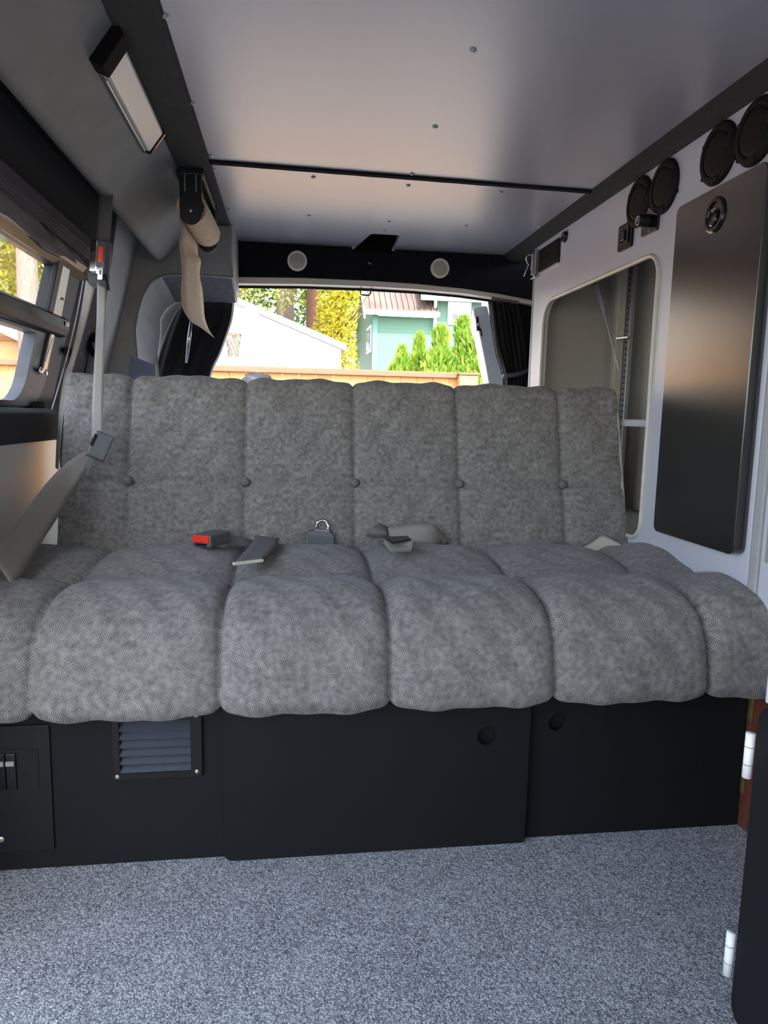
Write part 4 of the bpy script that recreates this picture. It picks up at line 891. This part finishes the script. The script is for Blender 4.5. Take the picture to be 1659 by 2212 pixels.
rows.insert(0, [(v[0], v[1], 0.42) for v in rows[0]])
pb = grid('plastic_bag', rows, M['bag']); tag(pb, 'crumpled milky plastic bag peeking over the top of the backrest', 'bag')

# ================================================================== outside
GZ = -0.5
struct(box('ground', (-60, -60, GZ - 0.2), (60, 90, GZ), M['drive']), 'concrete drive and yard outside the van', 'ground')
fc = thing('back_fence', 'cedar board fence with brown cap behind the van', 'fence', (-1.0, 8.0, GZ))
FX0, FX1 = -7.0, 1.92
fz = 1.285
for y_, nm in ((8.03, 'rail'),): box('rail', (FX0, 8.03, 0.9), (FX1, 8.07, 1.0), M['fencecap'], fc)
bd = box('board', (FX0, 8.0, GZ), (FX0 + 0.190, 8.024, fz - 0.064), M['fence'], fc, bevel=0.004)
n = int((FX1 - FX0) / 0.192)
for i in range(1, n + 1): dup(bd, (0.192 * i, 0.004 * ((i * 7) % 3 - 1), 0))
box('cap', (FX0, 7.93, fz - 0.064), (FX1 + 0.02, 8.10, fz), M['fencecap'], fc, bevel=0.006)
box('corner_post', (1.915, 7.86, GZ), (2.13, 8.06, fz - 0.03), M['fence'], fc, bevel=0.01)
box('post_cap', (1.90, 7.84, fz - 0.03), (2.15, 8.08, fz - 0.005), M['fencecap'], fc, bevel=0.008)
box('side_board', (2.13, 7.95, GZ), (2.16, 9.8, fz - 0.02), M['fencecap'], fc)

# white garage with a gable roof
gg = thing('white_garage', 'sunlit white gabled garage behind the fence', 'building', (-3.5, 20, GZ))
e1 = (1.39, 17.7, 2.536); e0 = (-1.353, 17.7, 3.58)
sx = (e0[2] - e1[2]) / (e1[0] - e0[0]); ax = (1.281, 18, 1.916)[0]; px_ = e1[0] - 4.3; pz = e1[2] + sx * 4.3
gz = e1[2] - 0.1
def rz(x): return e1[2] + sx * (e1[0] - x if x > px_ else x - (2 * px_ - e1[0])) - 0.14
lx = 2 * px_ - ax
prism('front_wall', iny([(lx, GZ), (ax, GZ), (ax, rz(ax)), (px_, rz(px_)), (lx, rz(lx))], 18.0), (0, 0.15, 0), M['garage'], gg)
box('side_wall', (ax - 0.15, 18.15, GZ), (ax, 26, rz(ax) - 0.05), M['garage'], gg)
box('side_wall', (lx, 18.15, GZ), (lx + 0.15, 26, rz(lx) - 0.05), M['garage'], gg)
ex = e1[0]; el = 2 * px_ - ex
prism('roof', iny([(ex, e1[2] - 0.12), (ex, e1[2]), (px_, pz), (px_, pz - 0.12)], 17.7), (0, 8.5, 0), M['groof'], gg)
prism('roof', iny([(el, e1[2] - 0.12), (el, e1[2]), (px_, pz), (px_, pz - 0.12)], 17.7), (0, 8.5, 0), M['groof'], gg)
prism('rake_board', iny([(ex, e1[2] - 0.16), (ex, e1[2]), (px_, pz), (px_, pz - 0.16)], 17.66), (0, 0.035, 0), M['gtrim'], gg)
prism('rake_board', iny([(el, e1[2] - 0.16), (el, e1[2]), (px_, pz), (px_, pz - 0.16)], 17.66), (0, 0.035, 0), M['gtrim'], gg)
for dx in (-3.2, -0.6):
    d0 = box('garage_door', (px_ + dx, 17.96, GZ), (px_ + dx + 2.3, 18.0, 1.7), M['gtrim'], gg, bevel=0.01)
# basketball hoop
hp = thing('basketball_hoop', 'basketball rim with white net in front of the white garage', 'basketball hoop', (-1.332, 17.2, 2.629))
hc = Vector((-1.332, 17.2, 2.629)); hr = 0.19
tube('rim', [hc + Vector((hr * math.cos(t * 0.2618), hr * math.sin(t * 0.2618), 0)) for t in range(24)], 0.014, M['rim'], hp, close=True)
def netp(a, f): r = hr * (1 - 0.55 * f + 0.15 * f * f); return hc + Vector((r * math.cos(a), r * math.sin(a), -0.52 * f))
nv = []
for k in range(10):
    for sgn in (1, -1):
        nv.append([netp(2 * math.pi * (k + sgn * 0.5 * j) / 10, j / 5) for j in range(6)])
allv = []; allf = []
for pl in nv:
    for j in range(5):
        a, b = pl[j], pl[j + 1]; d = (b - a).normalized(); u1 = d.cross(Vector((0.3, 0.5, 0.8))).normalized() * 0.011; u2 = d.cross(u1)
        s = len(allv); allv += [a + u1, a - u1 * 0.5 + u2 * 0.87, a - u1 * 0.5 - u2 * 0.87, b + u1, b - u1 * 0.5 + u2 * 0.87, b - u1 * 0.5 - u2 * 0.87]
        allf += [(s, s + 1, s + 4, s + 3), (s + 1, s + 2, s + 5, s + 4), (s + 2, s, s + 3, s + 5)]
mesh('net', allv, allf, M['net'], hp)
box('backboard', (hc.x - 0.55, 17.5, hc.z - 0.1), (hc.x + 0.55, 17.54, hc.z + 0.65), M['gtrim'], hp)
box('arm', (hc.x - 0.05, 17.38, hc.z - 0.05), (hc.x + 0.05, 18.0, hc.z + 0.02), M['rim'], hp)

# green house
gh = thing('green_house', 'seafoam green house with brown metal roof beyond the fence', 'building', (7, 27, GZ))
HY = 25.0
def hx(px, y=HY): return 0.0
xL = (2.914, 25, 3.365)[0]; xR2 = (8.588, 25, 3.564)[0]; zE = (3.953, 25, 4.299)[2]; xM = (5.109, 25, 4.729)[0]; zE2 = (5.861, 25, 4.92)[2]
box('front_wall', (xL, 25.0, GZ), (xM + 0.1, 25.2, zE), M['green'], gh)
box('bay_wall', (xM, 24.98, GZ), (xR2, 25.2, zE2), M['green'], gh)
prism('side_wall', [(xL, 25.2, GZ), (xL, 32, GZ), (xL, 32, zE - 0.2), (xL, 28.6, zE + 2.9), (xL, 25.2, zE)], (0.15, 0, 0), M['greenshade'], gh)
xo = (2.574, 24.6, 4.33)[0]; xo2 = (5.138, 24.6, 4.323)[0]
roofz = lambda y: zE + 0.05 + (y - 24.6) * 0.82
prism('roof', [(xo, 24.6, roofz(24.6)), (xo2, 24.6, roofz(24.6)), (xo2 + 0.1, 28.6, roofz(28.6)), (xo, 28.6, roofz(28.6))], (0, 0, 0.1), M['metroof'], gh)
ns_ = 13
for i in range(ns_ + 1):
    x = xo + (xo2 - xo) * i / ns_
    if i == 0: rb = mesh('roof_seam', [(x - 0.02, 24.6, roofz(24.6) + 0.1), (x + 0.02, 24.6, roofz(24.6) + 0.1), (x + 0.02, 24.6, roofz(24.6) + 0.16), (x - 0.02, 24.6, roofz(24.6) + 0.16), (x - 0.02, 28.6, roofz(28.6) + 0.1), (x + 0.02, 28.6, roofz(28.6) + 0.1), (x + 0.02, 28.6, roofz(28.6) + 0.16), (x - 0.02, 28.6, roofz(28.6) + 0.16)], [(0, 1, 2, 3), (4, 7, 6, 5), (0, 4, 5, 1), (1, 5, 6, 2), (2, 6, 7, 3), (3, 7, 4, 0)], M['metroof'], gh)
    else: dup(rb, ((xo2 - xo) * i / ns_, 0, 0))
box('gutter', (xo - 0.05, 24.45, zE - 0.03), (xo2 + 0.05, 24.62, zE + 0.12), M['gtrim'], gh, bevel=0.02)
box('downspout', (xo2 - 0.1, 24.8, zE - 0.45), (xo2, 24.9, zE2), M['gtrim'], gh)
prism('rake_board', [(xo - 0.06, 24.5, roofz(24.5) - 0.15), (xo - 0.06, 24.5, roofz(24.5) + 0.1), (xo - 0.06, 28.7, roofz(28.7) + 0.1), (xo - 0.06, 28.7, roofz(28.7) - 0.15)], (0.06, 0, 0), M['gtrim'], gh)
xf = (4.542, 24.5, 4.864)[0]
prism('bay_roof', [(xf, 24.5, zE2 + 0.02), (xR2 + 0.3, 24.5, zE2 + 0.02), (xR2 + 0.3, 28.5, zE2 + 2.4), (xf, 28.5, zE2 + 2.4)], (0, 0, 0.1), M['metroof'], gh)
box('bay_gutter', (xf - 0.05, 24.36, zE2 - 0.1), (xR2 + 0.3, 24.52, zE2 + 0.08), M['gtrim'], gh, bevel=0.02)
wa = (5.566, 24.96, 4.869); wb2 = (6.409, 24.96, 4.084)
wf = prism('window', iny([(wa[0], wb2[2]), (wb2[0], wb2[2]), (wb2[0], wa[2]), (wa[0], wa[2])], 24.92), (0, 0.1, 0), M['gtrim'], gh)
wz = wb2[2] + (wa[2] - wb2[2]) * 0.12; wm = wb2[2] + (wa[2] - wb2[2]) * 0.48
box('pane', (wa[0] + 0.16, 24.9, wz), (wb2[0] - 0.16, 24.93, wm - 0.03), M['darkglass'], wf)
box('pane', (wa[0] + 0.16, 24.9, wm + 0.03), (wb2[0] - 0.16, 24.93, wa[2] - 0.14), M['gtrim'], wf)
wa = (6.784, 24.96, 4.921)
prism('window', iny([(wa[0], wb2[2]), (wa[0] + 0.8, wb2[2]), (wa[0] + 0.8, wa[2]), (wa[0], wa[2])], 24.92), (0, 0.1, 0), M['gtrim'], gh)
wf2 = box('window', (xL - 0.04, 25.5, zE - 1.2), (xL + 0.02, 26.9, zE - 0.25), M['gtrim'], gh)
box('pane', (xL - 0.06, 25.65, zE - 1.1), (xL - 0.03, 26.75, zE - 0.35), M['darkglass'], wf2)
box('window', (xL - 0.04, 25.5, GZ + 1.2), (xL + 0.02, 26.9, GZ + 2.3), M['gtrim'], gh)
box('corner_board', (xL - 0.03, 24.96, GZ), (xL + 0.14, 25.02, zE), M['teal'], gh)

# neighbour's tan building seen through the side window
tn_ = thing('tan_building', 'tan wall with white sloping eave seen through the side window', 'building', (-7, 15, GZ))
n1 = (-5.36, 13, 2.397); n2 = (-4.265, 13, 1.873)
prism('wall', [(n1[0] - 3, 13.3, GZ), (n2[0] + 0.2, 13.3, GZ), (n2[0] + 0.2, 13.3, n2[2] - 0.1), (n1[0] - 3, 13.3, n1[2] + 3 * (n1[2] - n2[2]) / (n2[0] - n1[0]))], (0, 6, 0), M['tanwall'], tn_)
kk = (n1[2] - n2[2]) / (n2[0] - n1[0])
prism('eave', [(n1[0] - 3, 12.9, n1[2] + 3 * kk - 0.12), (n2[0] + 0.5, 12.9, n2[2] - 0.5 * kk - 0.12), (n2[0] + 0.5, 12.9, n2[2] - 0.5 * kk + 0.14), (n1[0] - 3, 12.9, n1[2] + 3 * kk + 0.14)], (0, 6.5, 0), M['gtrim'], tn_)
box('wall_rail', (n1[0] - 3, 13.2, 1.95), (n2[0] + 0.2, 13.3, 2.02), M['fencecap'], tn_)

# trees
def leaves(blobs, n, size, seed):
    r = random.Random(seed); vs = []; fs = []
    tot = sum(b[3] * b[4] for b in blobs)
    for (cx, cy, cz, rx, rz_) in blobs:
        k = int(n * rx * rz_ / tot)
        for _ in range(k):
            while True:
                p = Vector((r.uniform(-1, 1), r.uniform(-1, 1), r.uniform(-1, 1)))
                if p.length <= 1: break
            p = p * (0.55 + 0.45 * r.random()) if r.random() < 0.5 else p.normalized() * (0.8 + 0.25 * r.random())
            c = Vector((cx + p.x * rx, cy + p.y * rx, cz + p.z * rz_))
            a = Vector((r.gauss(0, 1), r.gauss(0, 1), r.gauss(0, 1))).normalized(); b = a.orthogonal().normalized(); b.rotate(Matrix.Rotation(r.uniform(0, 6.28), 3, a))
            s = size * r.uniform(0.6, 1.3); i = len(vs)
            vs += [c - a * s, c + b * s * 0.45, c + a * s, c - b * s * 0.45]; fs.append((i, i + 1, i + 2, i + 3))
    return vs, fs
def fast(name, vs, fs, mat, parent):
    o0 = org(parent); me = bpy.data.meshes.new(name); me.from_pydata([v - o0 for v in vs], [], fs); me.update(); me.materials.append(mat)
    o = bpy.data.objects.new(name, me); COL.objects.link(o); o.parent = parent; o['kind'] = 'stuff'; return o
def tree(label, base, h, r, bark, blobs, n, size, lm, seed, name='tree'):
    t = thing(name, label, 'tree', base, 'trees behind the fence')
    b = Vector(base); rr = random.Random(seed)
    pts = [b + Vector((rr.uniform(-.3, .3) * r * (i > 0), rr.uniform(-.3, .3) * r, h * i / 8)) for i in range(9)]
    tube('trunk', pts, [r * (1.12 - 0.6 * i / 8) for i in range(9)], bark, t, n=16)
    for i in range(5):
        a = rr.uniform(0, 6.28); p = pts[4 + i % 4]; L = h * 0.22
        tube('branch', [p, p + Vector((math.cos(a) * L * .5, math.sin(a) * L * .5, L * .25)), p + Vector((math.cos(a) * L, math.sin(a) * L, L * .6))], [r * .28, r * .2, r * .07], bark, t)
    v, f = leaves(blobs, n, size, seed); fast('foliage', v, f, lm, t); return t
P1 = (-0.1663, 30, 5.26); P2 = (0.9173, 27, 4.854)
def blobsat(lst): return lst
tree('tall grey-barked tree, left of the two trunks behind the garage', (P1[0], 30, GZ), 18, 0.40, M['barkg'], [(P1[0] - 2.6, 33, 7, 2.6, 2.8), (P1[0] + 0.6, 34, 7, 2.4, 3.2), (P1[0] + 2.6, 34.5, 6.5, 2.0, 3.2), (P1[0], 32, 13.5, 3, 3)], 13000, 0.13, M['leafg'], 11)
tree('tall red-brown tree trunk, right of the two behind the garage', (P2[0], 27, GZ), 18, 0.27, M['bark'], [(P2[0] + 0.2, 31, 8.5, 2.4, 3.6), (P2[0] + 1.5, 31, 6, 1.6, 3.0), (P2[0], 29, 15, 3.5, 4)], 10000, 0.12, M['leafo'], 12)
q = (1.603, 23, 3.703)
tree('bright yellow-green leafy tree between garage and green house', (q[0], 23.5, GZ), 8, 0.12, M['bark'], [(q[0] - 0.05, 23.3, 4.6, 0.7, 1.7), (q[0] + 0.02, 23.3, 2.4, 0.62, 1.6), (q[0] - 0.45, 23.8, 3.2, 0.5, 1.2), (q[0], 24, 7.2, 1.2, 1.4)], 13000, 0.06, M['leafy'], 13)
q = (-1.337, 26, 5.25)
tree('yellow leafy tree above the left end of the garage roof', (q[0] - 0.6, 27, GZ), 12, 0.25, M['barkg'], [(q[0] + 0.2, 26.5, 6.0, 1.7, 1.6), (q[0] - 2.0, 27, 7.2, 2.2, 2.2), (q[0] - 0.4, 27, 9.5, 2.8, 2.4)], 9000, 0.09, M['leafo'], 14)
q = (-3.46, 10, 2.53)
tree('large tree with patchy bark seen through the side window', (q[0], 10, GZ), 8, 0.145, M['barkg'], [(-5.4, 14, 3.4, 1.2, 1.2), (-4.6, 14, 3.9, 1.2, 1.5), (-3.9, 13.8, 3.6, 0.9, 1.3), (-6.4, 14, 4.2, 1.5, 1.7), (-4.8, 13.5, 5.4, 2.2, 1.3)], 11000, 0.075, M['leafw'], 15)
q = (-6.208, 17, 3.455)
tree('bushy yellow-green tree farther behind the patchy bark tree', (q[0] - 1, 20.5, GZ), 9, 0.2, M['bark'], [(q[0] - 0.5, 20, 5.5, 3.2, 2.6), (q[0] - 5, 21, 5.5, 3.0, 2.6), (q[0] + 3.0, 21, 6.0, 2.4, 2.6)], 7000, 0.16, M['leafw'], 16)
# arborvitae hedge plants
def cedar(label, px, py_, y, r, seed):
    r_ = random.Random(seed); t = thing('arborvitae', label, 'shrub', (px, y, GZ), 'arborvitae shrubs behind the fence corner')
    h = py_ - GZ; vs = []; fs = []
    for _ in range(4200):
        f = r_.random() ** 0.75; z = GZ + h * f; rad = r * (1 - f) ** 0.5 * (0.75 + 0.25 * math.sin(f * 26 + seed)) * r_.uniform(0.55, 1.05)
        a = r_.uniform(0, 6.283); c = Vector((px + rad * math.cos(a), y + rad * math.sin(a), z))
        d = Vector((math.cos(a) * 0.5 + r_.gauss(0, .25), math.sin(a) * 0.5 + r_.gauss(0, .25), 1.0)).normalized(); b = d.cross(Vector((math.cos(a + r_.gauss(0, 1)), math.sin(a + r_.gauss(0, 1)), 0))).normalized()
        s = r_.uniform(0.04, 0.09); i = len(vs); vs += [c - d * s * .6, c + b * s * .35, c + d * s * 1.2, c - b * s * .35]; fs.append((i, i + 1, i + 2, i + 3))
    tube('stem', [(px, y, GZ), (px, y, GZ + h * 0.5), (px, y, GZ + h * 0.93)], [0.05, 0.03, 0.008], M['bark'], t)
    fast('foliage', vs, fs, M['cedar'], t)
for i, (lab, p, rr) in enumerate((
    ('low arborvitae shrub, leftmost, just over the fence cap', (1.737, 11, 1.837), 0.5),
    ('slim pointed arborvitae, second from the left, in front of the green wall', (2.055, 11.2, 2.069), 0.5),
    ('broad arborvitae below the house downspout', (2.27, 10.6, 2.12), 0.62),
    ('tall arborvitae reaching the house window', (2.772, 11.2, 2.356), 0.62),
    ('tall arborvitae beside the open rear door', (2.729, 10.2, 2.156), 0.62),
    ('short arborvitae in front, right of the fence corner post', (2.542, 9.2, 1.589), 0.45))):
    cedar(lab, p[0], p[2], p[1], rr, 30 + i)
